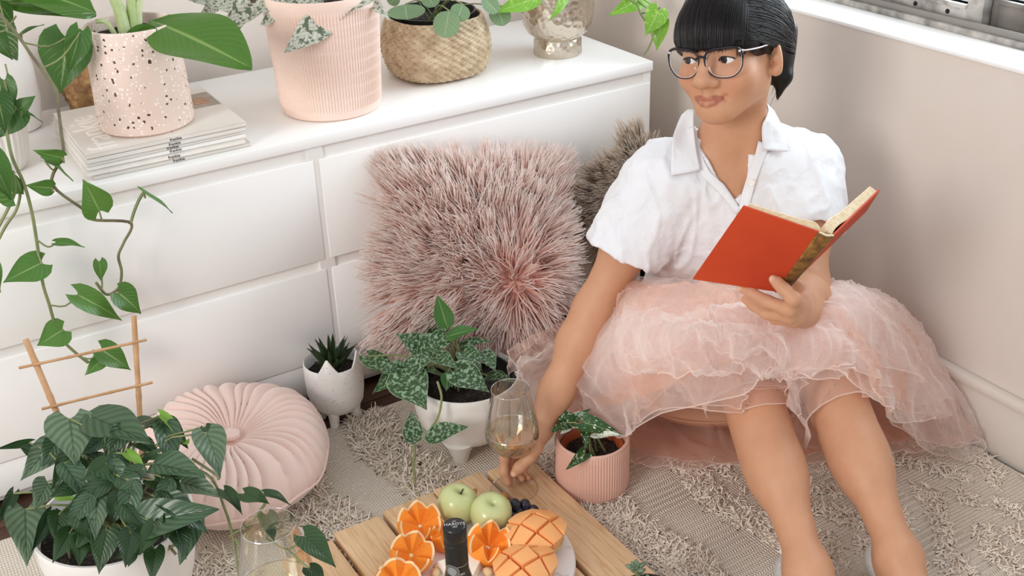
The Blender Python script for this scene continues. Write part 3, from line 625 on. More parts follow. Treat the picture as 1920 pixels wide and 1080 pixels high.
pt = thing('marble_plate', PC, 'round white marble plate of fruit on the plank board', 'plate')
PR = .153
MB().lathe([(0, .0), (PR-.004, .0), (PR-.001, .002), (PR, .006), (PR, .012), (PR-.002, .0145), (PR-.005, .015), (0, .015)], 96, PC, caps=False).out('slab', m_marble, pt)
PZ = BT+.015
t = NT('apple_skin'); t.base(t.mix(t.noise(6), C('b9c381'), C('d3d8a0'))); t.set(Roughness=.28); t.b.inputs['Coat Weight'].default_value = .3; m_apple = t.m
m_stalk = M('fruit_stalk', '4c3a26', .7)
def apple(px, py, R, lab, tilt):
    P = Z(px, py, PZ+R*.8); c = np.array([P[0], P[1], PZ]); a = thing('apple', c, lab, 'apple', None, (tilt[0], tilt[1], 0), local=True)
    pr = [(0.001, .33), (.06, .26), (.2, .12), (.45, .02), (.72, .16), (.93, .5), (1.0, .92), (.98, 1.25), (.84, 1.55), (.6, 1.74), (.36, 1.77), (.18, 1.68), (.07, 1.52), (.001, 1.42)]
    pr = spline(np.array(pr), 30)*np.array([R, R*.98]); pr[:, 0] = np.maximum(pr[:, 0], .0002)
    MB().lathe(pr.tolist(), 48, (0, 0, 0), lambda q, r, z, th: r*.02*np.cos(5*th)*(.4+.6*(z < R*.8)), caps=False).out('flesh', m_apple, a)
    k_ = .9 if px < 900 else .72
    MB().tube([(0, 0, R*1.3), (.001, .001, R*1.6*(.4+.6*k_)), (.004, .002, R*1.98*k_)], [.0012, .001, .0014], 6).out('stalk', m_stalk, a)
apple(848, 947, .0345, 'green apple at the back left of the plate, stalk showing', (.15, .25))
apple(915, 961, .0350, 'green apple next to the dark grapes on the plate', (.25, .05))
t = NT('grape_skin'); t.base(t.ramp(t.noise(40), [(.35, C('14131d')), (.7, C('3c3c50'))])); t.set(Roughness=.3); m_grape = t.m
gl_ = ['dark grape resting lowest beside the apple', 'largest-looking dark grape on top of the cluster', 'dark grape at the right of the cluster, away from the apple', 'dark grape under the top grapes near the melon', 'dark grape tucked between the apple and the melon', 'dark grape at the far right end peeping over the melon', 'dark grape at the front left of the cluster touching the apple']
for i, (px, py, h) in enumerate([(952, 958, .011), (965, 946, .0275), (984, 947, .0185), (972, 961, .011), (951, 972, .011), (1000, 958, .011), (960, 970, .012)]):
    P = Z(px, py, PZ+h); g = thing('grape', P, gl_[i], 'grape', 'dark grapes beside the apples', local=True)
    MB().ball((0, 0, 0), (.0103, .0103, .0112), 16, 10).out('berry', m_grape, g); MB().lathe([(.0015, 0), (.0012, .0014), (0, .0012)], 8, (0, 0, .0105), caps=False).out('stem_scar', m_stalk, g)
m_alm = M('almond_skin', 'a8703f', .6, 'c08a55', 90)
for i, (px, py, a, lb) in enumerate([(887, 924, .3, 'brown almond between the two green apples'), (945, 930, 1.4, 'brown almond behind the right green apple')]):
    P = Z(px, py, PZ+.022 if i == 0 else PZ+.006); o = MB().ball((0, 0, 0), (.010, .006, .0045), 14, 8).out('almond', m_alm); o.location = P; o.rotation_euler = (0, -.3 if i == 0 else 0, a); tag(o, lb, 'almond', 'almonds on the plate')
# oranges: halves cut in a zigzag crown
t = NT('orange_flesh'); nz = t.noise(260, None, 3); t.base(t.mix(nz, C('f0851c'), C('fbad4f'))); t.set(Roughness=.3); t.bump(t.noise(190), .4, .002); m_flesh = t.m
t = NT('orange_peel'); t.base(t.mix(t.noise(30), C('f08a1e'), C('f7982c'))); t.set(Roughness=.42); t.bump(t.noise(260), .3, .0015); m_peel = t.m
m_pith = M('orange_pith', 'fbe3b5', .6)
def orange(P, R, n, depth, lab, rot, rise=.55):
    o = thing('orange_half', P, lab, 'orange', 'zigzag cut orange halves', rot, local=True)
    N = n*12; th = np.arange(N)/N*2*math.pi; tri = np.abs(((th*n/(2*math.pi)) % 1)*2-1)      # 1 at the peaks
    zr = (-.12+(rise+.12)*tri)*R; rr = np.sqrt(np.maximum(R*R-zr*zr, 0)); q = []
    for k in range(13):                                      # peel from the underside to the rim
        ph0 = -math.pi/2*.96; ph1 = np.arcsin(zr/R); ph = ph0+(ph1-ph0)*k/12
        q.append(np.stack([R*np.cos(ph)*np.cos(th), R*np.cos(ph)*np.sin(th), R*np.sin(ph)], 1))
    MB().grid(np.array(q), cv=True).out('peel', m_peel, o)
    rim = np.stack([rr*np.cos(th), rr*np.sin(th), zr], 1); inn = np.stack([rr*.90*np.cos(th), rr*.90*np.sin(th), zr*.94-.001], 1)
    MB().grid(np.array([rim, inn]), cv=True).out('pith', m_pith, o, ang=25)
    fl = [inn]; 
    for k in range(1, 7):
        f = 1-k/6.6; fl.append(np.stack([rr*.9*f*np.cos(th), rr*.9*f*np.sin(th), (zr*.94-.001)*f**1.0*(1)+(-depth*R)*(1-f)], 1))
    MB().grid(np.array(fl), cv=True).out('flesh', m_flesh, o, ang=25)
    MB().lathe([(.0001, .002), (.004, .001), (.005, -.004)], 10, (0, 0, -depth*R), caps=False).out('core', m_pith, o)
OZ = PZ
orange(Z(787, 979, OZ+.034), .038, 7, .30, 'zigzag cut orange half at the back left, nearest the apples', (.18, -.12, .3), .5)
orange(Z(773, 1036, OZ+.036), .036, 6, .25, 'zigzag cut orange half at the left edge of the plate, in front of another', (.35, -.25, .9), .5)
orange(Z(918, 1018, OZ+.030), .038, 7, .34, 'zigzag cut orange half standing right of the bottle neck', (.25, .05, .1), .62)
orange(Z(747, 1090, OZ+.030), .037, 6, .25, 'zigzag cut orange half lowest on the left of the plate', (.45, -.2, .2), .5)
orange(Z(836, 1004, OZ+.022), .028, 6, .28, 'zigzag cut orange half partly hidden behind the bottle neck', (.35, .15, .5), .5)
# melon halves scored into cubes
t = NT('melon_flesh'); t.base(t.mix(t.noise(18), C('f4a55e'), C('f9bd80'))); t.set(Roughness=.4); t.bump(t.noise(70), .2, .002); t.b.inputs['Subsurface Weight'].default_value = .0; m_mel = t.m
m_rind = M('melon_rind', 'd9c58b', .7, 'c5b57c', 60)
def melon(P, A, B, hgt, lab, rotz, nx, ny):
    o = thing('melon_piece', P, lab, 'melon', 'scored melon halves', (0, 0, rotz), local=True)
    def dome(u, v, h): return np.array([A*u*(.94+.10*h/.02), B*v*(.94+.10*h/.02), hgt*(1-.55*(u*u+v*v))-.010+h*(1-.15*(u*u+v*v))])
    MB().grid(np.array([[dome(u*math.sqrt(max(0, 1-v*v/2)), v*math.sqrt(max(0, 1-u*u/2)), -.006) for v in np.linspace(-1, 1, 15)] for u in np.linspace(-1, 1, 15)])).out('rind', m_rind, o)
    gap = .035
    for i in range(nx):
        for j in range(ny):
            u0, u1 = -1+2*i/nx+gap, -1+2*(i+1)/nx-gap; v0, v1 = -1+2*j/ny+gap, -1+2*(j+1)/ny-gap
            def em(u, v): return (u*math.sqrt(max(0, 1-v*v/2)), v*math.sqrt(max(0, 1-u*u/2)))
            Vv = []; tilt = rng.normal(0, .0015, 4)
            for h in (-.005, .018):
                for q, (u, v) in enumerate(((u0, v0), (u1, v0), (u1, v1), (u0, v1))):
                    s = 1 if h < 0 else .97; um, vm = (u0+u1)/2, (v0+v1)/2; a, b = em(um+(u-um)*s, vm+(v-vm)*s); Vv.append(dome(a, b, h+(tilt[q] if h > 0 else 0)))
            import bmesh
            bm = bmesh.new(); vs = [bm.verts.new(x) for x in Vv]
            for f in ((3, 2, 1, 0), (4, 5, 6, 7), (0, 1, 5, 4), (1, 2, 6, 5), (2, 3, 7, 6), (3, 0, 4, 7)): bm.faces.new([vs[k] for k in f])
            bmesh.ops.bevel(bm, geom=bm.edges[:], offset=.0016, segments=2, profile=.6, affect='EDGES'); bmesh.ops.recalc_face_normals(bm, faces=bm.faces)
            me = bpy.data.meshes.new('cube'); bm.to_mesh(me); bm.free(); me.shade_smooth(); me.set_sharp_from_angle(angle=.6); link('melon_chunk', me, m_mel, o)
melon(Z(1004, 1008, PZ+.02), .054, .050, .028, 'scored melon half on the right of the plate, beside the grapes', .35, 3, 3)
melon(Z(985, 1072, PZ+.02), .054, .048, .028, 'scored melon half nearest the viewer on the plate', .1, 3, 3)
m_chz = M('soft_cheese', 'f0e7d6', .55, 'f7f1e6', 40); m_chr = M('cheese_rind', 'f5f1ea', .8)
ch = thing('cheese_wedge', Z(880, 1066, PZ), 'pale wedge of soft cheese behind the bottle neck', 'cheese', None, (0, 0, .5), local=True)
cm = MB(); Vv = [(-.045, -.03, 0), (.04, -.012, 0), (-.03, .04, 0), (-.045, -.03, .022), (.04, -.012, .022), (-.03, .04, .022)]
cm.add(Vv, [(0, 2, 1), (3, 4, 5), (0, 1, 4, 3), (1, 2, 5, 4)]).out('paste', m_chz, ch, smooth=False)
MB().add([Vv[2], Vv[0], Vv[3], Vv[5]], [(0, 1, 2, 3)]).out('rind', m_chr, ch, smooth=False)
m_nut = M('pale_nut', 'e2c69a', .6, 'd3b07d', 60)
for i, (px, py, lb) in enumerate([(822, 1062, 'pale nut left of the bottle neck, highest'), (817, 1074, 'pale nut left of the bottle neck, lowest'), (915, 1072, 'pale nut at the right end of the cheese')]):
    o = MB().ball((0, 0, 0), (.0095, .0075, .007), 14, 8).out('nut', m_nut); o.location = Z(px, py, PZ+.007+.0005*i); o.rotation_euler = (0, 0, i); tag(o, lb, 'nut', 'nuts beside the cheese')

# ------------------------------------------------------------------ wine bottle
bx = Z(852, 983, BT+.3242); bx[2] = BT; wbt = thing('wine_bottle', bx, 'dark wine bottle with black screw cap standing on the plank board', 'bottle')
t = NT('dark_bottle_glass'); t.base(C('0f140d')); t.set(Roughness=.06); t.b.inputs['Coat Weight'].default_value = .5; m_bot = t.m
m_cap = M('black_cap', '0d0d0f', .3); m_slv = M('silver_print', 'c9c9c9', .35, metal=.4)
pr = spline(np.array([(.0365, .004), (.0372, .01), (.0372, .17), (.034, .20), (.022, .225), (.0158, .25), (.0146, .262)]), 30).tolist()
MB().lathe([(0, 0), (.033, 0)]+pr, 48, bx).out('body', m_bot, wbt)
capm = MB().lathe([(.0149, .232), (.0152, .236), (.0152, .292), (.0149, .2935), (.0155, .2945), (.0155, .2965), (.0149, .2975), (.0155, .2985), (.0155, .3005), (.0149, .302), (.0156, .303), (.0156, .3205), (.0148, .323), (.013, .3242), (0, .3242)], 64, bx, caps=False).out('screw_cap', m_cap, wbt)
toc = nrm(np.array([CAM[0]-bx[0], CAM[1]-bx[1], 0])); sd = np.cross([0, 0, 1], toc)      # sd: to the viewer's right
for tx, sz, yy in (('HARDYS', .0072, 0), ('EST', .003, .0055), ('1853', .0036, -.0055)):
    me = text_mesh(tx, sz); o = link('cap_lettering', me, m_slv, capm); frame(o, bx+np.array([0, 0, .3243])-toc*yy*-1*-1, sd, -toc)
a0 = math.atan2(toc[1], toc[0])
def wrap(me, z, rad, a0, mat, nm):
    v = np.zeros(len(me.vertices)*3); me.vertices.foreach_get('co', v); v = v.reshape(-1, 3); an = a0+v[:, 0]/rad
    w = np.stack([bx[0]+(rad+v[:, 2])*np.cos(an), bx[1]+(rad+v[:, 2])*np.sin(an), bx[2]+z+v[:, 1]], 1); me.vertices.foreach_set('co', w.ravel()); me.update(); return link(nm, me, mat, capm)
wrap(text_mesh('1853', .0042), .253, .0155, a0+.35, m_slv, 'cap_lettering')
def disc(r0, r1, n=40, e=1.0):
    th = np.arange(n)/n*2*math.pi; q = np.array([np.stack([r*np.cos(th), e*r*np.sin(th), th*0], 1) for r in np.linspace(r0, r1, 2 if r1-r0 < .001 else 9)]); return MB().grid(q, cv=True).mesh('crest')
for r0, r1 in ((.0092, .0098), (.0074, .0078), (.0003, .0066)):
    wrap(disc(r0, r1, 40, 1.05), .258, .01560, a0-.5, m_slv if r0 > .001 else M('crest_grey', '8b8c8e', .5), 'crest')
for zz_ in (.2465, .2655):
    wrap(MB().grid(np.array([[(x, y, 0) for y in (-.0003, .0003)] for x in np.linspace(-.0005, .030, 30)])).mesh('line'), zz_, .01545, a0, m_slv, 'printed_line')

# ------------------------------------------------------------------ wine glasses
m_gls = glass('clear_glass', (.99, .995, .99, 1), .05, .85, .01)
def wmat():
    t = NT('white_wine'); tr = t.n('BsdfTransparent'); tr.inputs[0].default_value = (.97, .91, .74, 1); g = t.n('BsdfGlossy'); g.inputs['Roughness'].default_value = .02
    lw = t.n('LayerWeight'); lw.inputs[0].default_value = .3; mx = t.n('MixShader'); t.l(t.math('MULTIPLY_ADD', lw.outputs['Facing'], .5, .10), mx.inputs[0]); t.l(tr.outputs[0], mx.inputs[1]); t.l(g.outputs[0], mx.inputs[2]); t.l(mx.outputs[0], t.out.inputs[0]); return t.m
m_wine = wmat()
m_men = glass('wine_meniscus', (1, .97, .88, 1), .5, .9, .05); m_foot = glass('thin_foot_glass', (1, 1, 1, 1), .02, .30, .01)
def wineglass(P, lab, s=1.0, fill=.118):
    g = thing('wine_glass', P, lab, 'wine glass')
    ou = spline(np.array([(.0045, .074), (.012, .0765), (.030, .088), (.0455, .112), (.0475, .125), (.044, .155), (.0375, .185), (.0335, .212)]), 30)*s
    MB().lathe(ou.tolist()+[((r-.0009), z+.0002) for r, z in ou[::-1]], 56, P, caps=False).out('bowl', m_gls, g)
    MB().lathe((np.array([(.0045, .074), (.0036, .065), (.0032, .04), (.0036, .015), (.006, .006), (.015, .0035), (.034, .0018), (.042, .0012), (.0425, .0004), (.0, .0002)])*s).tolist(), 48, P, caps=False).out('stem', m_foot, g); tf_ = np.linspace(0, 2*math.pi, 60); MB().tube(np.stack([P[0]+.0422*s*np.cos(tf_), P[1]+.0422*s*np.sin(tf_), P[2]+.0009+0*tf_], 1), .0006, 5).out('foot_edge', m_men, g)
    th = np.linspace(0, 2*math.pi, 60); MB().tube(np.stack([P[0]+.0333*s*np.cos(th), P[1]+.0333*s*np.sin(th), P[2]+.212*s+0*th], 1), .0007, 5).out('rim', glass('bright_rim', (1, 1, 1, 1), .55, .95), g)
    iw = [(max(.0002, r-.0013), z+.0006) for r, z in ou if z < fill*s]
    MB().lathe([(.0002, iw[0][1])]+iw+[(.0002, iw[-1][1])], 56, P, caps=False).out('wine', m_wine, g)
    rr = iw[-1][0]; MB().tube(np.stack([P[0]+rr*np.cos(th), P[1]+rr*np.sin(th), P[2]+iw[-1][1]+0*th], 1), .0009, 5).out('wine_edge', m_men, g); return g
G1 = np.array([-.692, -.508, BT])
wineglass(G1, 'glass of white wine on the plank board, stem held by the woman', 1.0, .128)
G2 = Z(503, 985, .2585); G2[2] = .008
wineglass(G2, 'glass of white wine in the lower left foreground by the leafy plant', 1.18, .118)

# ------------------------------------------------------------------ succulent in the black pot at the bottom edge
uc = np.array([-.70, -.905, BT]); su = thing('potted_succulent', uc, 'grey-green rosette succulent in a black pot at the lower edge of the board', 'succulent')
MB().lathe([(0, 0), (.038, 0), (.046, .05), (.049, .052), (.049, .058), (.045, .058), (.043, .05), (0, .045)], 48, uc, caps=False).out('pot', M('matte_black_pot', '1d1c1c', .5), su)
soil(su, uc, .043, uc[2]+.047)
m_sed = leaf_mat('rosette_leaf', '6f8468', '8b9b7d', rough=.5, mid=False, edge='a58f78')
me_s = MB().ball((0, .5, .05), (.42, .5, .16), 8, 6).mesh('rosette_leaf'); me_s.uv_layers.new(name='UVMap')
for i, (dx, dy, h, r) in enumerate([(-.03, .005, .062, .017), (-.015, .025, .066, .018), (.0, .03, .088, .018), (-.012, .0, .072, .018), (.008, .012, .07, .016), (-.034, -.02, .06, .016), (-.002, -.02, .066, .016), (.012, .038, .068, .013)]):
    c0 = uc+np.array([dx, dy, h])
    MB().tube([uc+np.array([dx*.6, dy*.6, .045]), c0], .002, 5).out('stem', m_stem, su)
    for k in range(13):
        a = k*2.4; el = .15+.09*k; L = r*(1.05-.045*k); dr_ = np.array([math.cos(a)*math.cos(el), math.sin(a)*math.cos(el), math.sin(el)])
        put_leaf(su, me_s, m_sed, c0, c0+dr_*L, L*.62, up=np.array([-dr_[0], -dr_[1], 1.2]))

# ------------------------------------------------------------------ large trailing plant at the lower left
fc = np.array([-1.345, -.385, .009]); fp = thing('potted_plant', fc, 'large dark-veined trailing plant in a white pot with bamboo trellis, lower left', 'potted plant')
MB().lathe(spline(np.array([(.0001, 0), (.06, 0), (.085, .012), (.105, .06), (.118, .13), (.121, .175)]), 26).tolist()+[(.120, .1785), (.116, .1785), (.114, .17), (.11, .15), (0, .145)], 72, fc, caps=False).out('pot', m_cer, fp)
soil(fp, fc, .112, fc[2]+.155)
m_bam = M('bamboo', 'cba078', .5, 'b08256', 35)
FD = dep(fc+np.array([0, 0, .17]))
tre = thing('x', (0, 0, 0), 'x', 'x'); bpy.data.objects.remove(tre)
def bamboo(pp, r, nm):
    P = spline(pp, 26); rad = np.full(26, r); rad[4::6] *= 1.16
    return MB().tube(P, rad, 10).out(nm, m_bam, fp)
bamboo([D(48, 636, FD+.02), D(106, 772, FD+.04), D(165, 905, FD+.04)], .0050, 'trellis_pole'); bamboo([D(251, 592, FD+.10), D(262, 775, FD+.11), D(268, 900, FD+.09)], .0044, 'trellis_pole')
bamboo([D(35, 690, FD+.012), D(155, 664, FD+.05), D(275, 637, FD+.092)], .0023, 'trellis_rung'); bamboo([D(78, 767, FD+.022), D(180, 742, FD+.06), D(286, 717, FD+.098)], .0023, 'trellis_rung')
m_mon = leaf_mat('silver_veined_leaf', '5f7759', '7f947a', vein=.6, veincol='274428', nveins=7, vw=.40, rough=.3)
m_mon2 = leaf_mat('dark_veined_leaf', '35512f', '587458', vein=.55, veincol='1b331c', nveins=7, vw=.40, rough=.26)
m_mon3 = leaf_mat('deep_green_leaf', '20391f', '345328', vein=.5, veincol='152817', nveins=9, vw=.2, rough=.3)
m_young = leaf_mat('fresh_young_leaf', '6d9a35', '84b043', rough=.35)
root = fc+np.array([0, 0, .158]); rd = dep(root)
leaves_px(fp, 'heart', m_mon, [(131, 785, 141, 866, -.03, -.10, .86, .1), (98, 835, 40, 898, -.02, -.06, .72, .3), (48, 955, 50, 1043, -.03, -.10, .68, .1), (388, 812, 412, 878, -.04, -.09, .72, .1), (183, 930, 178, 1010, -.11, -.16, .55, .1), (340, 905, 415, 925, -.06, -.09, .55, .1), (95, 905, 70, 945, -.05, -.09, .9, .3) if False else (90, 905, 68, 948, -.05, -.09, .9, .3)], rd, m_stem, root, droop=.15, fold=.2, nu=10, nv=14)
leaves_px(fp, 'ovate', m_mon2, [(168, 780, 277, 822, -.02, -.10, .5, .1), (290, 870, 376, 882, -.08, -.13, .5, .1), (240, 990, 385, 945, -.13, -.17, .46, -.1), (305, 790, 328, 862, -.02, -.07, .55, .3), (212, 895, 125, 952, -.10, -.13, .42, .2), (225, 895, 268, 925, -.11, -.13, .75, .1), (365, 960, 340, 1050, -.10, -.15, .5, .2), (200, 815, 155, 850, -.04, -.07, .6, .4), (255, 785, 290, 800, .0, -.04, .5, .3), (295, 785, 350, 828, .02, -.03, .42, .2)], rd, m_stem, root, droop=.15, fold=.22, nu=10, nv=14)
leaves_px(fp, 'heart', m_mon3, [(150, 850, 95, 918, -.05, -.07, .8, .3), (230, 930, 205, 985, -.12, -.13, .9, .2), (200, 995, 185, 1072, -.14, -.17, .72, .1), (130, 1000, 100, 1050, -.13, -.16, .75, .2), (150, 1010, 150, 1060, -.14, -.17, .7, .2), (245, 1000, 235, 1060, -.15, -.18, .75, .1), (330, 990, 350, 1040, -.13, -.16, .7, .2), (110, 965, 105, 1010, -.11, -.14, .8, .2), (290, 985, 262, 1040, -.15, -.17, .7, .2), (175, 985, 140, 1030, -.14, -.16, .75, .2), (270, 1010, 215, 1045, -.12, -.15, .7, .2), (290, 1030, 285, 1085, -.12, -.15, .7, .1), (165, 1000, 120, 1020, -.10, -.13, .9, .3), (120, 960, 145, 1010, -.10, -.12, .8, .3), (225, 850, 180, 870, -.06, -.07, .9, .4), (260, 830, 300, 848, -.04, -.06, .7, .3), (170, 860, 235, 880, -.05, -.08, .6, .4), (420, 920, 455, 957, -.07, -.1, .5, .3), (250, 1040, 240, 1062, -.13, -.14, .8, .2), (65, 850, 35, 835, -.02, -.03, .7, .3), (95, 965, 60, 1035, -.05, -.09, .4, .5), (55, 830, -10, 842, -.02, -.05, .28, .4), (25, 925, -5, 985, -.02, -.06, .35, .4), (385, 800, 400, 820, -.02, -.03, .9, .2), (300, 850, 260, 862, -.06, -.07, .6, 0)], rd, m_stem, root, droop=.15, fold=.2, nu=10, nv=14)
leaves_px(fp, 'heart', m_young, [(112, 925, 140, 938, -.09, -.1, .9, .1), (238, 850, 275, 880, -.08, -.09, .5, .3), (345, 830, 352, 828, -.03, -.05, .8, .1), (300, 780, 352, 826, -.02, -.03, .35, .5)], rd, m_stem, root, droop=.1)
leaves_px(fp, 'ovate', m_mon2, [(150, 905, 95, 930, -.09, -.12, .6, .3), (250, 905, 232, 980, -.12, -.14, .62, .1), (320, 900, 290, 960, -.11, -.14, .55, .3), (300, 935, 385, 975, -.12, -.15, .5, .2), (170, 930, 128, 985, -.12, -.15, .6, .2), (180, 870, 250, 905, -.09, -.12, .6, .2), (270, 880, 210, 905, -.10, -.12, .6, .3), (330, 880, 300, 930, -.09, -.12, .6, .2), (215, 850, 235, 905, -.08, -.11, .6, .2), (120, 870, 165, 930, -.09, -.12, .6, .3), (110, 820, 80, 870, -.03, -.06, .7, .3), (235, 800, 205, 850, -.05, -.08, .7, .3)], rd, m_stem, root, droop=.18, fold=.22, nu=10, nv=14)
leaves_px(fp, 'heart', m_mon3, [(150, 960, 175, 1020, -.13, -.16, .75, .2), (330, 960, 310, 1010, -.13, -.16, .75, .2), (200, 870, 150, 900, -.1, -.12, .8, .3), (290, 900, 350, 930, -.1, -.13, .7, .3), (235, 945, 280, 1000, -.13, -.15, .7, .2)], rd, m_stem, root, droop=.15, fold=.2, nu=10, nv=14)
runs = [[(340, 870), (395, 895), (420, 950), (435, 1000), (448, 1080)], [(360, 860), (405, 890), (410, 900)], [(430, 1005), (470, 980), (500, 940)], [(100, 960), (125, 1020), (138, 1085)], [(300, 950), (310, 1010), (330, 1040)], [(440, 1010), (455, 1025), (470, 995)], [(375, 1000), (330, 1020), (250, 1075)]]
for p in runs: MB().tube(spline([D(x, y, rd-.06) for x, y in p], 16), .0022, 6).out('vine', m_brownstem if p[0][0] < 320 else m_stem, fp)
leaves_px(fp, 'heart', m_mon3, [(458, 925, 505, 942, -.08, -.10, .75, .3), (495, 925, 545, 940, -.08, -.1, .45, .5), (500, 965, 515, 1010, -.08, -.10, .8, .2), (570, 1005, 630, 1055, -.20, -.22, .68, .1), (580, 1065, 610, 1090, -.2, -.22, .8, .2)], rd, m_stem, None, droop=.12)
MB().tube(spline([D(500, 1010, rd-.08), D(540, 1030, rd-.15), D(572, 1006, rd-.2)], 10), .0016, 5).out('petiole', m_stem, fp)
MB().tube(spline([D(540, 1030, rd-.15), D(560, 1050, rd-.19), D(580, 1066, rd-.2)], 10), .0016, 5).out('petiole', m_stem, fp)

# ------------------------------------------------------------------ fur pillows
def fur_mat(name, tipc, rootc, L):
    t = NT(name); at = t.n('Attribute'); at.attribute_name = 'along'; nz = t.noise(25)
    c = t.mix(t.math('POWER', at.outputs['Fac'], .6), C(rootc), C(tipc)); t.base(c); t.set(Roughness=.6); tl = t.n('BsdfTranslucent'); t.l(c, tl.inputs[0]); mx = t.n('MixShader'); mx.inputs[0].default_value = .6; t.l(t.b.outputs[0], mx.inputs[1]); t.l(tl.outputs[0], mx.inputs[2]); t.l(mx.outputs[0], t.out.inputs[0]); return t.m
def fur_pillow(name, lab, O, ex, ey, A, B, th, n, L, width, mat, core, whorl, seed, droop=.12):
    """O centre, ex/ey half-axes unit vectors, A,B half sizes"""
    ex, ey = nrm(ex), nrm(ey); ez = nrm(np.cross(ex, ey)); p = thing(name, O, lab, 'pillow'); g = np.random.default_rng(seed)
    def surf(u, v, s):
        e = (1-abs(u)**2.6)*(1-abs(v)**2.6); pin = 1+.05*(abs(u*v))**2; h = th*np.maximum(e, 0)**.45
        q = O+np.outer(u*A*pin, ex)+np.outer(v*B*pin, ey)+np.outer(s*h, ez); q[:, 1] = np.minimum(q[:, 1], -.004); return q
    uu = np.linspace(-1, 1, 22); U_, V_ = np.meshgrid(uu, uu, indexing='ij'); m = MB()
    for s in (1, -1): m.grid(surf(U_.ravel(), V_.ravel(), s).reshape(22, 22, 3))
    m.out('pillow_body', core, p)
    nclump = n//14; cu_, cv_ = g.uniform(-1, 1, nclump), g.uniform(-1, 1, nclump)
    k = g.integers(0, nclump, n); u = np.clip(cu_[k]+g.normal(0, .035, n), -1, 1); v = np.clip(cv_[k]+g.normal(0, .035, n), -1, 1)
    base = surf(u, v, 1.0)-ez*.004
    du, dv = whorl(u, v); du2 = du+.25*vnoise(np.stack([u, v, u*0], 1), 3.5, seed); dv2 = dv+.25*vnoise(np.stack([u, v, u*0], 1), 3.5, seed+1)
    edge = np.maximum(abs(u), abs(v))**6
    d = np.outer(du2, ex)+np.outer(dv2, ey)+np.outer(.30*(1-.4*edge), ez)+np.outer(u*edge*.9, ex)+np.outer(v*edge*.9, ey)
    cl = np.random.default_rng(seed+5).normal(0, .13, (nclump, 3))[k]; d = d+cl+g.normal(0, .10, (n, 3))
    seg = 5; V, F = strands(base, d, L*g.uniform(.65, 1.15, n), width, seg, droop, .3, seed, .25)
    # pull each clump's tips together
    Vr = V.reshape(n, seg+1, 3, 3); cen = np.zeros((nclump, seg+1, 3)); cnt = np.bincount(k, minlength=nclump)[:, None, None]; np.add.at(cen, k, Vr.mean(2)); cen /= np.maximum(cnt, 1)
    f = (np.linspace(0, 1, seg+1)**1.3*.6)[None, :, None]; shift = (cen[k]-Vr.mean(2))*f; Vr += shift[:, :, None, :]
    Vr[..., 1] = np.minimum(Vr[..., 1], -.0015-.0004*np.arange(3)); me = fastmesh('fur', Vr.reshape(-1, 3), F); at = me.attributes.new('along', 'FLOAT', 'POINT'); al = np.tile(np.repeat(np.linspace(0, 1, seg+1), 3), n).astype(np.float32)
    al = np.clip(al+np.repeat(g.normal(0, .15, n), 3*(seg+1)), 0, 1).astype(np.float32); at.data.foreach_set('value', al)
    stuff(link('fur', me, mat, p)); return p
TLp, TRp = Y(708, 372, -.05), Y(1072, 306, -.10); BLp, BRp = Y(778, 585, -.15), Y(985, 640, -.25)
O = (TLp+TRp+BLp+BRp)/4; exv = (TRp-TLp+BRp-BLp); eyv = (TLp-BLp+TRp-BRp)
def wh1(u, v):
    r = np.hypot(u-.55, v+.5)+.12; return -.75*(.55-u)/r*.9, np.clip((v+.5)/r, -.4, 1)*.75-.2*(v < -.3)
fur_pillow('fur_pillow', 'shaggy pink fur pillow leaning against the dresser drawers', O, exv, eyv, np.linalg.norm(exv)/4, np.linalg.norm(eyv)/4+.004, .055, 10500, .092, .0024, fur_mat('pink_fur', 'fff9f5', 'fbcbb8', 0), M('pink_backing', 'f3cdbf', .9), wh1, 3)
O2 = Y(1168, 378, -.10)
fur_pillow('fur_pillow', 'brown and grey fur pillow in the corner behind the woman', O2, (1, -.05, .75), (-.7, .14, 1), .115, .105, .05, 7500, .06, .0013, fur_mat('brown_fur', 'f8efe4', 'b59c85', 0), M('brown_backing', 'a58c77', .9), lambda u, v: (-.35+.2*u, .5+.3*v), 9)
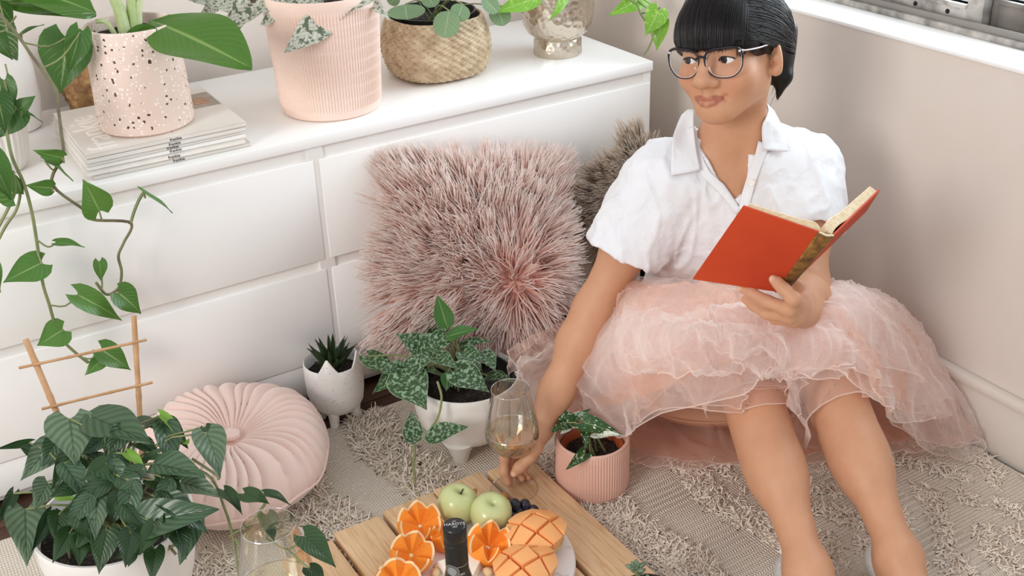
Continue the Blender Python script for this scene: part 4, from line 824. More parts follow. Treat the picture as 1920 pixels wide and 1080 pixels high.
# ------------------------------------------------------------------ the seated woman: one signed-distance body, skinned by surface nets
from mathutils.bvhtree import BVHTree
class SDF:
    def __init__(s, xs, ys, zs): s.ax = (xs.astype(np.float32), ys.astype(np.float32), zs.astype(np.float32)); s.V = np.full((len(xs), len(ys), len(zs)), .06, np.float32); s.bmin = np.array([a[0] for a in s.ax])+.012; s.bmax = np.array([a[-1] for a in s.ax])-.012
    def apply(s, lo, hi, fn, k=.01, op='u'):
        sl = []
        for i in range(3):
            a = s.ax[i]; i0, i1 = np.searchsorted(a, lo[i]), np.searchsorted(a, hi[i])
            if i1 <= i0: return
            sl.append(slice(max(0, i0-1), i1+1))
        x = s.ax[0][sl[0]][:, None, None]; y = s.ax[1][sl[1]][None, :, None]; z = s.ax[2][sl[2]][None, None, :]
        d = fn(x, y, z).astype(np.float32); v = s.V[tuple(sl)]
        if op == 'u': h = np.maximum(k-np.abs(v-d), 0)/k; r = np.minimum(v, d)-h*h*k*.25
        else: d = -d; h = np.maximum(k-np.abs(v-d), 0)/k; r = np.maximum(v, d)+h*h*k*.25
        s.V[tuple(sl)] = r
    def cone(s, a, b, ra, rb, k=.012, op='u'):
        a, b = np.array(a, float), np.array(b, float); ab = b-a; L2 = ab@ab; m = max(ra, rb)+k+.012
        def fn(x, y, z):
            px, py, pz = x-a[0], y-a[1], z-a[2]; t = np.clip((px*ab[0]+py*ab[1]+pz*ab[2])/L2, 0, 1)
            return np.sqrt((px-t*ab[0])**2+(py-t*ab[1])**2+(pz-t*ab[2])**2)-(ra+t*(rb-ra))
        s.apply(np.minimum(a, b)-m, np.maximum(a, b)+m, fn, k, op)
    def chain(s, pts, rads, k=.012):
        for i in range(len(pts)-1): s.cone(pts[i], pts[i+1], rads[i], rads[i+1], k)
    def ell(s, c, A, r, k=.012, op='u'):
        c = np.array(c, float); A = np.array(A, float); r = np.array(r, float); m = max(r)+k+.012
        def fn(x, y, z):
            px, py, pz = x-c[0], y-c[1], z-c[2]; q = [A[i, 0]*px+A[i, 1]*py+A[i, 2]*pz for i in range(3)]
            k0 = np.sqrt(sum((q[i]/r[i])**2 for i in range(3))); k1 = np.sqrt(sum((q[i]/r[i]**2)**2 for i in range(3)))+1e-6
            return k0*(k0-1)/k1
        s.apply(c-m, c+m, fn, k, op)
    def net(s):
        V = s.V; I = (V < 0); n = np.zeros(tuple(d-1 for d in V.shape), np.uint8); off = [(a, b, c) for a in (0, 1) for b in (0, 1) for c in (0, 1)]
        sh = V.shape
        def v(o): return tuple(slice(o[i], sh[i]-1+o[i]) for i in range(3))
        for o in off: n += I[v(o)]
        act = np.argwhere((n > 0) & (n < 8)); idx = np.full(n.shape, -1, np.int32); idx[tuple(act.T)] = np.arange(len(act))
        vals = {o: V[act[:, 0]+o[0], act[:, 1]+o[1], act[:, 2]+o[2]] for o in off}
        acc = np.zeros((len(act), 3)); cnt = np.zeros(len(act))
        for o in off:
            for ax in range(3):
                if o[ax]: continue
                o2 = list(o); o2[ax] = 1; o2 = tuple(o2); a, b = vals[o], vals[o2]; m = (a < 0) != (b < 0); t = np.where(m, a/np.where(m, a-b, 1), 0)
                p = np.zeros((len(act), 3)); 
                for i in range(3): p[:, i] = o[i]
                p[:, ax] = t; acc += p*m[:, None]; cnt += m
        loc = acc/cnt[:, None]; P = np.zeros_like(loc)
        for i in range(3): a = s.ax[i]; j = act[:, i]; P[:, i] = a[j]+(a[j+1]-a[j])*loc[:, i]
        quads = []
        for ax in range(3):
            b, c = [i for i in range(3) if i != ax]; s0 = [slice(1, -1)]*3; s0[ax] = slice(0, -1); s1 = list(s0); s1[ax] = slice(1, None)
            A_, B_ = I[tuple(s0)], I[tuple(s1)]; e = np.argwhere(A_ != B_); flip = A_[tuple(e.T)]
            g = e.copy(); g[:, b] += 1; g[:, c] += 1
            def id_(db, dc): q = g.copy(); q[:, b] -= db; q[:, c] -= dc; return idx[q[:, 0], q[:, 1], q[:, 2]]
            q = np.stack([id_(1, 1), id_(0, 1), id_(0, 0), id_(1, 0)], 1); fl = flip if ax != 1 else ~flip; q[~fl] = q[~fl][:, ::-1]; quads.append(q)
        F = np.vstack(quads); return P, F[(F >= 0).all(1)]
    def at(s, P):
        P = np.asarray(P, float); ii = []; ff = []
        for i in range(3):
            a = s.ax[i]; j = np.clip(np.searchsorted(a, P[:, i])-1, 0, len(a)-2); ii.append(j); ff.append(np.clip((P[:, i]-a[j])/(a[j+1]-a[j]), 0, 1))
        r = 0
        for dx in (0, 1):
            for dy in (0, 1):
                for dz in (0, 1): r = r+(ff[0] if dx else 1-ff[0])*(ff[1] if dy else 1-ff[1])*(ff[2] if dz else 1-ff[2])*s.V[ii[0]+dx, ii[1]+dy, ii[2]+dz]
        return r
    def grad(s, P, e=.004):
        g = np.stack([s.at(P+np.eye(3)[i]*e)-s.at(P-np.eye(3)[i]*e) for i in range(3)], 1); return g/(np.linalg.norm(g, axis=1)[:, None]+1e-9)
def axis(lo, hi, step, fine, fs):
    x = lo; out = [lo]
    while x < hi: x += min([f[2] if len(f) > 2 else fs for f in fine if f[0] <= x < f[1]], default=step); out.append(x)
    return np.array(out)
def relax(P, F, it=2, lam=.5):
    n = len(P); P = P.copy()
    e = np.vstack([F[:, [0, 1]], F[:, [1, 2]], F[:, [2, 3]], F[:, [3, 0]]]); deg = np.bincount(e.ravel(), minlength=n)[:, None]
    for _ in range(it):
        s_ = np.stack([np.bincount(e[:, 0], P[e[:, 1], i], n)+np.bincount(e[:, 1], P[e[:, 0], i], n) for i in range(3)], 1); P += lam*(s_/np.maximum(deg, 1)-P)
    return P
I3 = np.eye(3)
# --- joints
HC = D(1370.5, 97.5, 1.844)
toC = CAM-HC; toC3 = nrm(toC); c_h = nrm([toC[0], toC[1], 0]); rt_h = np.cross([0, 0, 1.], c_h)*1.0       # rt_h: image right
HYAW, HROLL, HPIT = math.radians(27.1), math.radians(10.8), math.radians(10.6)
hf = math.cos(HYAW)*c_h-math.sin(HYAW)*rt_h; hu = np.array([0, 0, 1.])
hf, hu = hf*math.cos(HPIT)+hu*math.sin(HPIT), hu*math.cos(HPIT)-hf*math.sin(HPIT)
Rm = np.array(Matrix.Rotation(HROLL, 3, Vector(toC3))); hf, hu = Rm@hf, Rm@hu; hx = np.cross(hu, hf)
HA = np.array([hx, hf, hu])
def H(x, y, z): return HC+x*hx+y*hf+z*hu
RS, LS = D(1240, 334, 1.96), D(1512, 318, 2.02); NB = D(1374, 264, 1.95)
RE, RW = D(1114, 580, 2.035), Z(1014, 800, .135)
LE, LW = D(1514, 545, 1.97), D(1508, 584, 1.80)
PM = np.array([-.165, -.425, .175]); RH, LH = PM+np.array([-.077, .034, 0]), PM+np.array([.077, -.034, 0])
KR, KL = D(1400, 700, 1.955), D(1545, 688, 1.955); AR, AL = Z(1516, 1070, .081), Z(1686, 1045, .084)
SM = (RS+LS)/2; tu = nrm(SM-PM); tl = nrm(LS-RS); tl = nrm(tl-tu*(tl@tu)); tf = np.cross(tl, tu); tf = tf if tf@toC > 0 else -tf; TA = np.array([tl, tf, tu])
def T(a, b, c): return PM+a*tl+b*tf+c*tu
TLn = np.linalg.norm(SM-PM)
def fine_rng(i, *boxes): return [(c[i]-r, c[i]+r) for c, r in boxes]
RHc, LHc = Z(975, 860, .09), D(1450, 555, 1.745)
fb = [(HC, .115), (RHc, .062), (LHc, .066)]
lo, hi = np.array([-.76, -1.22, -.01]), np.array([.06, -.30, .93])
B = SDF(*[axis(lo[i], hi[i], .0048, fine_rng(i, *fb)+[(H(0, .080, -.036)[i]-.048, H(0, .080, -.036)[i]+.046, .0013)], .0021) for i in range(3)])
# torso, neck
B.ell(T(0, 0, .02), TA, (.135, .095, .11), .03); B.ell(T(0, 0, .16), TA, (.108, .078, .15), .04); B.ell(T(0, .005, .33), TA, (.125, .082, .14), .04)
B.cone(T(-.09, 0, TLn-.03), T(.09, 0, TLn-.03), .055, .055, .04); B.cone(RS, T(-.06, 0, TLn), .043, .05, .04); B.cone(LS, T(.06, 0, TLn), .043, .05, .04)
B.cone(NB, H(-.010, -.024, -.058), .046, .0405, .02); B.cone(NB+tu*.03, T(-.11, -.01, TLn+.0), .03, .03, .04); B.cone(NB+tu*.03, T(.11, -.01, TLn), .03, .03, .04)
B.ell(T(0, .012, TLn-.10), TA, (.105, .068, .10), .05); B.cone(T(-.012, .064, TLn+.004), T(-.10, .040, TLn+.012), .008, .007, .02); B.cone(T(.012, .064, TLn+.004), T(.10, .040, TLn+.012), .008, .007, .02)
B.cone(T(.014, .068, TLn-.008), H(.040, -.02, -.05), .008, .010, .03); B.cone(T(-.014, .068, TLn-.008), H(-.048, -.02, -.05), .008, .010, .03)
# arms
def lerp(a, b, t): return a+(b-a)*t
B.chain([RS, lerp(RS, RE, .5), RE, lerp(RE, RW, .28), lerp(RE, RW, .7), RW], [.045, .039, .0335, .0355, .027, .0225], .03)
B.chain([LS, lerp(LS, LE, .5), LE, lerp(LE, LW, .35), LW], [.044, .039, .034, .034, .0235], .03)
LG = None
# legs
def leg(Hp, K, A, out):
    kd = nrm(nrm(K-Hp)-nrm(A-K)); back = -kd
    B.chain([Hp, lerp(Hp, K, .5), K], [.083, .068, .051], .04)
    B.cone(K, lerp(K, A, .55), .046, .041, .04); B.cone(lerp(K, A, .5), A, .040, .0265, .03)
    B.ell(lerp(K, A, .30)+back*.016+out*.006, TAx(K, A, back), (.040, .036, .11), .04)
    B.ell(K+kd*.014, TAx(K, A, back), (.030, .024, .036), .03)
    return kd
def TAx(K, A, back): u = nrm(A-K); f = nrm(back-u*(back@u)); return np.array([np.cross(u, f), f, u])
kr = leg(RH, KR, AR, -tl*.3); kl = leg(LH, KL, AL, tl*.3)
LG = SDF(*[np.arange(lo[i], hi[i] if i < 2 else .5, .007) for i in range(3)]); BB = B; B = LG; leg(RH, KR, AR, -tl*.3); leg(LH, KL, AL, tl*.3); B.ell(T(0, 0, .02), TA, (.135, .095, .11), .03); B.ell(T(0, 0, .16), TA, (.108, .078, .15), .04); B = BB   # legs and hips alone, for the skirt
def foot(A, K, yaw):
    d = nrm([(A-K)[0], (A-K)[1], 0]); c, s = math.cos(yaw), math.sin(yaw); d = np.array([d[0]*c-d[1]*s, d[0]*s+d[1]*c, 0]); zf = np.array([A[0], A[1], .006])
    heel = zf-d*.030+np.array([0, 0, .038]); mid = zf+d*.07+np.array([0, 0, .042]); ball = zf+d*.135+np.array([0, 0, .030]); toe = zf+d*.185+np.array([0, 0, .024])
    B.cone(A, heel, .027, .025, .03); B.cone(A, mid, .026, .026, .03); B.cone(mid, ball, .030, .028, .03); B.cone(heel, ball, .024, .026, .03)
    sd_ = np.array([-d[1], d[0], 0])
    for k_, o_ in enumerate((-.026, -.013, 0, .012, .024)): B.cone(ball+sd_*o_, toe+sd_*o_-d*.012*abs(k_-1.5)*.8, .011, .0085, .008)
    for sg in (1, -1): B.ell(A+sd_*sg*.024, I3, (.010, .010, .012), .015)
    return d, heel, mid, ball, toe
FR, FL_ = foot(AR, KR, .1), foot(AL, KL, -.05)
# hands
sdep = dep(G1+np.array([0, 0, .05]))
def PX(x, y, dd): return D(x, y, sdep+dd)
rm = [PX(964, 836, -.004), PX(972, 838, .016), PX(984, 846, .032), PX(997, 856, .044)]
for m_ in rm: B.cone(RW, m_, .0185, .0105, .012)
B.cone(RW, PX(1003, 842, -.006), .018, .012, .014)
B.chain([rm[0], PX(946, 856, -.006), PX(945, 884, -.002), PX(952, 906, .002)], [.0098, .0088, .008, .0066], .006)
B.chain([rm[1], PX(951, 858, .012), PX(951, 888, .016), PX(957, 908, .018)], [.0098, .009, .008, .0066], .005)
B.chain([rm[2], PX(968, 866, .034), PX(966, 888, .034), PX(978, 898, .026)], [.0095, .0085, .0078, .0064], .004)
B.chain([rm[3], PX(985, 872, .046), PX(980, 888, .044), PX(990, 896, .036)], [.0085, .0075, .007, .0058], .004)
B.chain([PX(1005, 836, -.006), PX(992, 858, -.016), PX(974, 876, -.018), PX(964, 888, -.015)], [.0125, .0108, .0095, .0072], .008)
# book plane first (the left hand closes on it)
S1, S2 = D(1535, 437, 1.615), D(1456, 546, 1.735); Q1, Q2 = D(1562, 443, 1.618), D(1489, 528, 1.742); bt = nrm(S1-S2)
CL_, CR_ = D(1392, 388, 1.675)-S1, D(1650, 357, 1.70)-Q1
CLB, CRB = D(1299, 522, 1.785)-S2, D(1625, 396, 1.835)-Q2
nl = nrm(np.cross(bt, CL_)); nl = nl if nl@toC > 0 else -nl
def onbook(x, y, lift=.011): d = ray(x, y); t = ((S1-CAM)@nl)/(d@nl); return CAM+d*t+nl*lift
lm = [onbook(1500, 546, .020), onbook(1492, 564, .022), onbook(1490, 580, .018), onbook(1494, 594, .010)]
for m_ in lm: B.cone(LW, m_, .0195, .0112, .012)
B.chain([lm[0], onbook(1478, 530, .016), onbook(1464, 523, .010), onbook(1454, 518, .0075)], [.0105, .0095, .0084, .0070], .006)
B.chain([lm[1], onbook(1448, 553, .017), onbook(1416, 542, .011), onbook(1394, 535, .0075)], [.0108, .0098, .0088, .0070], .005)
B.chain([lm[2], onbook(1446, 577, .015), onbook(1416, 570, .004), onbook(1397, 562, -.001)], [.0105, .0096, .0086, .0070], .005)
B.chain([lm[3], onbook(1455, 595, .004), onbook(1432, 588, -.008), onbook(1420, 580, -.012)], [.0095, .0086, .0078, .0062], .005)
B.chain([lerp(LW, lm[0], .45)-nl*.006, D(1512, 560, 1.795), D(1500, 540, 1.80), D(1490, 528, 1.795)], [.0135, .0115, .0095, .0075], .008)
# head
B.ell(H(0, -.016, .034), HA, (.0735, .091, .086), .02); B.ell(H(0, .018, -.028), HA, (.0590, .069, .068), .03); B.ell(H(0, .060, -.078), HA, (.021, .024, .0195), .035)
B.cone(H(-.041, .008, -.046), H(-.013, .062, -.081), .016, .014, .03); B.cone(H(.041, .008, -.046), H(.013, .062, -.081), .016, .014, .03)
for sg in (-1, 1):
    B.ell(H(sg*.039, .057, -.029), HA, (.023, .021, .021), .03)
    B.ell(H(sg*.032, .098, .000), HA, (.019, .012, .0135), .016, 's')
    B.ell(H(sg*.0315, .0705, -.001), HA, (.0150, .0150, .0150), .006)
    B.ell(H(sg*.0315, .0835, -.0012), HA, (.0130, .012, .0051), .002, 's')
    B.cone(H(sg*.012, .088, .020), H(sg*.050, .074, .021), .008, .006, .02)
B.chain([H(0, .080, .016), H(0, .0920, -.008), H(0, .104, -.029)], [.0092, .0085, .0105], .014)
B.ell(H(0, .1045, -.0315), HA, (.0135, .0110, .0095), .010)
for sg in (-1, 1):
    B.ell(H(sg*.0145, .0930, -.0350), HA, (.0085, .0105, .0078), .008); B.ell(H(sg*.0072, .0970, -.0420), HA, (.0040, .0048, .0026), .003, 's')
B.cone(H(0, .0870, -.045), H(0, .0885, -.053), .005, .005, .012)
SMX = .004
ml = [H(-.0240, .0805, -.0618), H(-.0120, .0905, -.0640), H(.0005, .0932, -.0652), H(.0115, .0895, -.0640), H(.0215, .0800, -.0612)]
ul = [H(-.0225, .0795, -.0612), H(-.0095, .0890, -.0606), H(-.0005, .0912, -.0615), H(.0080, .0888, -.0605), H(.0195, .0795, -.0604)]
ll = [H(-.0215, .0795, -.0628), H(-.0105, .0885, -.0676), H(0, .0902, -.0690), H(.0100, .0876, -.0676), H(.0190, .0797, -.0624)]
B.chain(ul, [.0022, .0040, .0038, .0040, .0022], .0030); B.chain(ll, [.0022, .0048, .0053, .0046, .0022], .0022)
B.ell(H(.0258, .0785, -.0602), HA, (.0024, .0030, .0036), .008, 's')
EARA = []
for sg in (-1, 1):
    e = H(sg*.0745, -.012, -.012); a1 = nrm(hx*sg*.75-hf*.65); a3 = nrm(hu*.97-hf*.22); a2 = np.cross(a3, a1); EA = np.array([a1, a2, a3])
    B.ell(e, EA, (.0075, .0165, .026), .008); B.ell(e+a1*.007+a3*.003, EA, (.0055, .0100, .0165), .004, 's'); B.ell(e-a3*.021-hf*-.004, I3, (.0065, .0065, .008), .008); B.ell(e+a1*.001+hf*.012, I3, (.004, .004, .006), .005)
P_, F_ = B.net(); P_ = relax(P_, F_, 4, .5)
wom = thing('person', (PM[0], PM[1], 0), 'dark-haired woman with fringe in white shirt and tulle skirt, sitting reading', 'person')
# skin tints: lips, cheeks, nails, plus painted shade in the crease between the lips
d_l = np.full(len(P_), 9.0)
nearH = np.linalg.norm(P_-HC, axis=1) < .13
def segd(P, a, b): ab = b-a; t = np.clip((P-a)@ab/(ab@ab), 0, 1); return np.linalg.norm(P-a-t[:, None]*ab, axis=1)
Ph = P_[nearH]; dl = np.min([segd(Ph, c[i], c[i+1]) for c in (ul[:4]+[lerp(ul[3], ul[4], .8)], ll[:4]+[lerp(ll[3], ll[4], .8)]) for i in range(4)], axis=0); d_l[nearH] = dl
lip = np.clip(1-(d_l-.0046)/.0016, 0, 1)
line = np.zeros(len(P_)); line[nearH] = np.clip(1.4-np.min([segd(Ph, ml[i], ml[i+1]) for i in range(4)], axis=0)/.0013, 0, 1)
chk = np.max([np.exp(-(np.linalg.norm(P_-H(sg*.04, .075, -.030), axis=1)/.024)**2) for sg in (-1, 1)], axis=0)
nail = np.zeros(len(P_))
for tip, prev, up_ in ((PX(964, 888, -.015), PX(974, 876, -.018), toC3), (onbook(1454, 518, .0075), onbook(1464, 523, .010), toC3), (onbook(1394, 535, .0075), onbook(1416, 542, .011), toC3)):
    dr0 = nrm(tip-prev); c0 = tip+dr0*.001+nrm(up_-dr0*(up_@dr0))*.006; nail = np.maximum(nail, np.clip(1.6-np.linalg.norm(P_-c0, axis=1)/.0045, 0, 1))
t = NT('skin'); at = t.n('Attribute'); at.attribute_name = 'tint'; sc3 = t.n('SeparateColor', Color=at.outputs['Color'])
c = t.mix(t.noise(34, None, 5, .6), C('bd8868'), C('cc9c7c')); c = t.mix(t.math('MULTIPLY', sc3.outputs[1], .35), c, C('d08a6c')); c = t.mix(t.math('MULTIPLY', sc3.outputs[0], .8), c, C('a35a49')); c = t.mix(t.math('MULTIPLY', sc3.outputs[2], .6), c, C('eac3ae'))
c = t.mix(t.math('MULTIPLY', at.outputs['Alpha'], .8), c, C('5e2c24')); t.base(c); t.set(Roughness=.5); t.b.inputs['Specular IOR Level'].default_value = .35; t.b.inputs['Subsurface Weight'].default_value = .12; t.b.inputs['Subsurface Radius'].default_value = (.012, .005, .003); t.b.inputs['Subsurface Scale'].default_value = 1.0
t.bump(t.noise(420), .12, .0008); m_skin = t.m
me = fastmesh('body', P_, F_); ca = me.color_attributes.new('tint', 'FLOAT_COLOR', 'POINT'); ca.data.foreach_set('color', np.stack([lip, chk, nail, line], 1).astype(np.float32).ravel())
link('body', me, m_skin, wom)
body_bvh = BVHTree.FromPolygons(P_.tolist(), F_.tolist())
# eyes
m_eyew = M('eye_white', 'ece6e0', .15); m_iris = M('dark_iris', '130a07', .25); gaze = nrm(hf*.80-hx*.52+hu*.10)
m_lash = M('black_lash', '120d0b', .6)
for sg in (-1, 1):
    ec = H(sg*.0315, .0700, -.0015); e = MB().ball(ec, .0137, 24, 16).out('eye', m_eyew, wom)
    gg = nrm(hf*.92-hx*.30+hu*.06); a = nrm(np.cross(gg, hu)); b = np.cross(a, gg); th = np.arange(24)/24*2*math.pi
    ring = [ec+gg*.01385]*24; rr_ = []
    for q in (0.0001, .0028, .0052, .0068): rr_.append(ec+gg*math.sqrt(.01395**2-q*q)+q*(np.cos(th)[:, None]*a+np.sin(th)[:, None]*b))
    MB().grid(np.array(rr_), cv=True).out('iris', m_iris, e)
    MB().tube(spline([H(sg*.0185, .0815, -.003), H(sg*.025, .0855, .0030), H(sg*.033, .0855, .0043), H(sg*.041, .0815, .0022), H(sg*.0455, .077, -.001)], 12), [.0007]+[.0013]*10+[.0006], 6).out('eyelash', m_lash, wom)
# hair
t = NT('black_hair'); t.base(t.mix(t.noise(90), C('090706'), C('171110'))); t.set(Roughness=.36); t.b.inputs['Specular IOR Level'].default_value = .3; m_hair = t.m
hg = SDF(*[np.arange(HC[i]-.19, HC[i]+.19, .0034) for i in range(3)])
hg.ell(H(0, -.020, .040), HA, (.0815, .0965, .0905), .02); hg.ell(H(0, -.06, -.01), HA, (.066, .055, .065), .03)
hg.ell(H(.012, -.118, -.022), HA, (.040, .036, .040), .02); hg.cone(H(.055, -.085, .02), H(.062, -.060, -.050), .022, .014, .02); hg.cone(H(.062, -.060, -.050), H(.055, -.050, -.085), .014, .003, .01)
hg.ell(H(0, .046, .030), HA, (.0705, .0570, .070), .02)                                      # fringe volume
def facecut(x, y, z):
    px, py, pz = x-HC[0], y-HC[1], z-HC[2]; a = HA[0, 0]*px+HA[0, 1]*py+HA[0, 2]*pz; b = HA[1, 0]*px+HA[1, 1]*py+HA[1, 2]*pz; c = HA[2, 0]*px+HA[2, 1]*py+HA[2, 2]*pz
    w = np.clip((np.abs(a)-.050)/.016, 0, 1); w = w*w*(3-2*w); lowf = .0185; lows = -.028+.50*np.maximum(0, b)
    return np.maximum(c-(lowf*(1-w)+np.minimum(lows, .03)*w), -(b-(.03*(1-w)-.022*w)))
hg.apply(HC-.2, HC+.2, facecut, .006, 's')
hP, hF = hg.net(); hP = relax(hP, hF, 2, .5)
hair = link('hair', fastmesh('hair', hP, hF), m_hair, wom)
hb = BVHTree.FromPolygons(hP.tolist(), hF.tolist())
sv_, sf_, so_ = [], [], 0
def strand(pts, r):
    global so_
    m = MB().tube(pts, r, 4, True); V = np.concatenate(m.v); sv_.append(V); sf_.extend([tuple(i+so_ for i in f) for f in m.f]); so_ += len(V)
gh = np.random.default_rng(11)
def hsurf(x, y, z, lift):
    p = H(x, y, z); cen = H(0, -.02, .03); d = Vector(nrm(p-cen)); hit = hb.ray_cast(Vector(cen)+d*.3, -d)
    return np.array(hit[0])+np.array(d)*lift if hit[0] is not None else p
for i in range(680):                                         # fringe: combed from the crown down to the brows
    a = gh.uniform(-1.02, 1.0) if i < 610 else gh.uniform(.96, 1.17); x0 = a*.045; xe = a*.064+gh.normal(0, .0025); ze = .0165+gh.normal(0, .0020)+(.012*min(1, max(0, abs(a)-.75)/.25) if i < 610 else -gh.uniform(.0, .016)); ps = []; lf = gh.uniform(.0002, .0016)
    for s_ in np.linspace(0, 1, 10):
        z = .118-(.118-.0245)*s_**1.3; x = x0+(xe-x0)*s_**.8; ps.append(hsurf(x, .015+.085*s_**.7, z, lf))
    ps.append(ps[-1]-hu*(.0245-ze)*.55+hf*.0005); ps.append(ps[-2]-hu*(.0245-ze)+hf*.0002); strand(spline(ps, 15), np.linspace(.0007, .0004, 15))
for i in range(480):                                         # sides: swept back over the ears into the low bun
    sg = -1 if i % 3 == 0 else 1; z0 = gh.uniform(.022, .125); y0 = .068-.25*max(0, z0-.06)+gh.normal(0, .007); x0 = sg*.074
    ps = [hsurf(sg*.046, y0+.02, z0+.008, -.001), hsurf(sg*.062, y0, z0+.004, .001)]
    for s_ in (.25, .5, .75): ps.append(hsurf(sg*.08*(1-.2*s_), y0+(-.10-y0)*s_, z0+(-.012-z0)*s_**1.3+.006*math.sin(i), .0022+gh.uniform(0, .0025)))
    ps.append(H(.012+sg*.02, -.125, -.018+gh.normal(0, .014)))
    strand(spline(ps, 15), np.concatenate([[.0002, .0005], np.linspace(.0007, .0005, 13)]))
for i in range(9):                                          # loose locks behind the ear and at the nape
    x = gh.uniform(.03, .070); p0 = H(x, -.055-gh.uniform(0, .05), .0+gh.normal(0, .01)); L = gh.uniform(.05, .10)
    strand(spline([p0, p0+hx*.008-hu*L*.5-hf*.002, p0+hx*(-.006+gh.normal(0, .005))-hu*L+hf*gh.uniform(.006, .024)], 18), np.linspace(.0008, .0003, 18))
for i in range(14):                                          # temple wisps in front of the ear
    p0 = hsurf(.07, .03+gh.normal(0, .006), .05, .001); strand(spline([p0, H(.0735, .034+gh.normal(0, .004), .016), H(.0745, .012+gh.normal(0, .004), -.002-gh.uniform(0, .016))], 8), np.linspace(.0008, .0003, 8))
hm = bpy.data.meshes.new('strands'); hm.from_pydata(np.concatenate(sv_).tolist(), [], sf_); hm.shade_smooth(); stuff(link('strands', hm, m_hair, hair))
# spectacles
gsc = thing('eyeglasses', H(0, .1, 0), 'black and clear cat-eye eyeglasses worn by the woman', 'eyeglasses')
t = NT('two_tone_acetate'); t.base(C('17131a')); t.set(Roughness=.2); m_fr = t.m
m_clear = M('clear_acetate', 'd9cfd0', .15); m_lens = glass('lens', (.99, .995, 1, 1), .012, .28)
def rim(sg):
    th = np.arange(56)/56*2*math.pi; x = .0290*np.sign(np.cos(th))*np.abs(np.cos(th))**.80; z = .0230*np.sign(np.sin(th))*np.abs(np.sin(th))**(.78+.17*(np.sin(th) < 0))
    x = x*(1+.10*(z/.0225)*(np.abs(z) > 0)); z = z+.0045*np.clip(x/.027, 0, 1)*(z > 0)
    return np.array([H(sg*(.0345+xx), .1035-.011*((.0345+xx)/.06)**2-.004*(zz < 0)*abs(zz)/.022, -.0045+zz) for xx, zz in zip(x, z)]), z
for sg in (-1, 1):
    q, z = rim(sg); q2 = np.vstack([q, q[:2]]); zz = np.append(z, z[:2]); MB().tube(q2, .0009+.0013*np.clip(zz/.02, 0, 1), 8, False).out('rim', m_fr, gsc)
    MB().tube(np.vstack([lerp(q, q.mean(0), .07)-hf*.0012, (lerp(q, q.mean(0), .07)-hf*.0012)[:2]]), .0005, 6, False).out('inner_rim', m_clear, gsc)
    m = MB(); c0 = q.mean(0); m.grid(np.array([lerp(np.repeat(c0[None], len(q), 0), q, f)+hf*.0025*(1-f*f) for f in (0.001, .35, .7, 1)]), cv=True).out('lens', m_lens, gsc)
    MB().tube(spline([H(sg*.0605, .0925, .0135), H(sg*.0690, .083, .0130), H(sg*.0745, .055, .0125), H(sg*.0745, .020, .0125), H(sg*.0750, -.010, .0120), H(sg*.0755, -.030, .0)], 26), [.0022]*3+[.0013]*23, 8).out('temple', m_clear, gsc)
    MB().ball(H(sg*.0605, .0925, .0135), (.0026,)*3, 10, 8).out('hinge', m_clear, gsc)
    MB().tube(spline([H(sg*.012, .102, -.010), H(sg*.0115, .098, -.014), H(sg*.011, .094, -.020)], 6), .0016, 6).out('nose_pad', m_clear, gsc)
MB().tube(spline([H(-.0085, .1035, .004), H(0, .1065, .0075), H(.0085, .1035, .004)], 9), .0019, 8).out('bridge', m_fr, gsc)
# shirt
slo, shi = np.minimum(RS, PM)-.19, np.maximum(LS, SM)+np.array([.2, .2, .14])
slo = np.minimum(slo, LS-.2); SH = SDF(*[np.arange(slo[i], shi[i], .0044) for i in range(3)])
SH.ell(T(0, .0, .10), TA, (.150, .112, .16), .04); SH.ell(T(0, .012, .28), TA, (.148, .112, .18), .05); SH.cone(T(-.11, 0, TLn-.03), T(.11, 0, TLn-.03), .062, .062, .05)
SH.cone(RS, T(-.05, 0, TLn+.008), .051, .05, .04); SH.cone(LS, T(.05, 0, TLn+.008), .051, .05, .04); SH.cone(NB-tu*.004, T(-.10, -.01, TLn+.004), .042, .036, .04); SH.cone(NB-tu*.004, T(.10, -.01, TLn+.004), .042, .036, .04)
RC, LC = lerp(RS, RE, .56), lerp(LS, LE, .5)
SH.ell(T(0, .020, TLn-.10), TA, (.125, .076, .11), .05)
SH.chain([RS, lerp(RS, RE, .3), RC], [.052, .057, .065], .045); SH.chain([LS, lerp(LS, LE, .3), LC], [.051, .054, .060], .045)
SH.cone(lerp(RS, RE, .44), lerp(RS, RE, .57), .0675, .068, .004); SH.cone(lerp(LS, LE, .40), lerp(LS, LE, .52), .0625, .063, .004)
def halfsp(o, d): return lambda x, y, z: -((x-o[0])*d[0]+(y-o[1])*d[1]+(z-o[2])*d[2])
dR, dL = nrm(RE-RS), nrm(LE-LS)
def cuffcut(o, d, r=.1):
    def fn(x, y, z):
        px, py, pz = x-o[0], y-o[1], z-o[2]; a = px*d[0]+py*d[1]+pz*d[2]; q = np.sqrt(np.maximum(0, px*px+py*py+pz*pz-a*a)); return np.maximum(np.maximum(-a, q-r), a-.12)
    return fn
oR, oL = lerp(RS, RE, .575), lerp(LS, LE, .52)
SH.apply(oR-.16, oR+.16, cuffcut(oR, dR), .004, 's'); SH.apply(oL-.16, oL+.16, cuffcut(oL, dL), .004, 's')
SH.cone(oR-dR*.045, oR+dR*.03, .050, .060, .004, 's'); SH.cone(oL-dL*.045, oL+dL*.03, .050, .060, .004, 's')
def atb(x, y, b): d = ray(x, y); t = ((PM+tf*b-CAM)@tf)/(d@tf); return TA@(CAM+d*t-PM)
vb, v1, v2 = atb(1387, 392, .09), atb(1303, 240, .04), atb(1445, 240, .04)
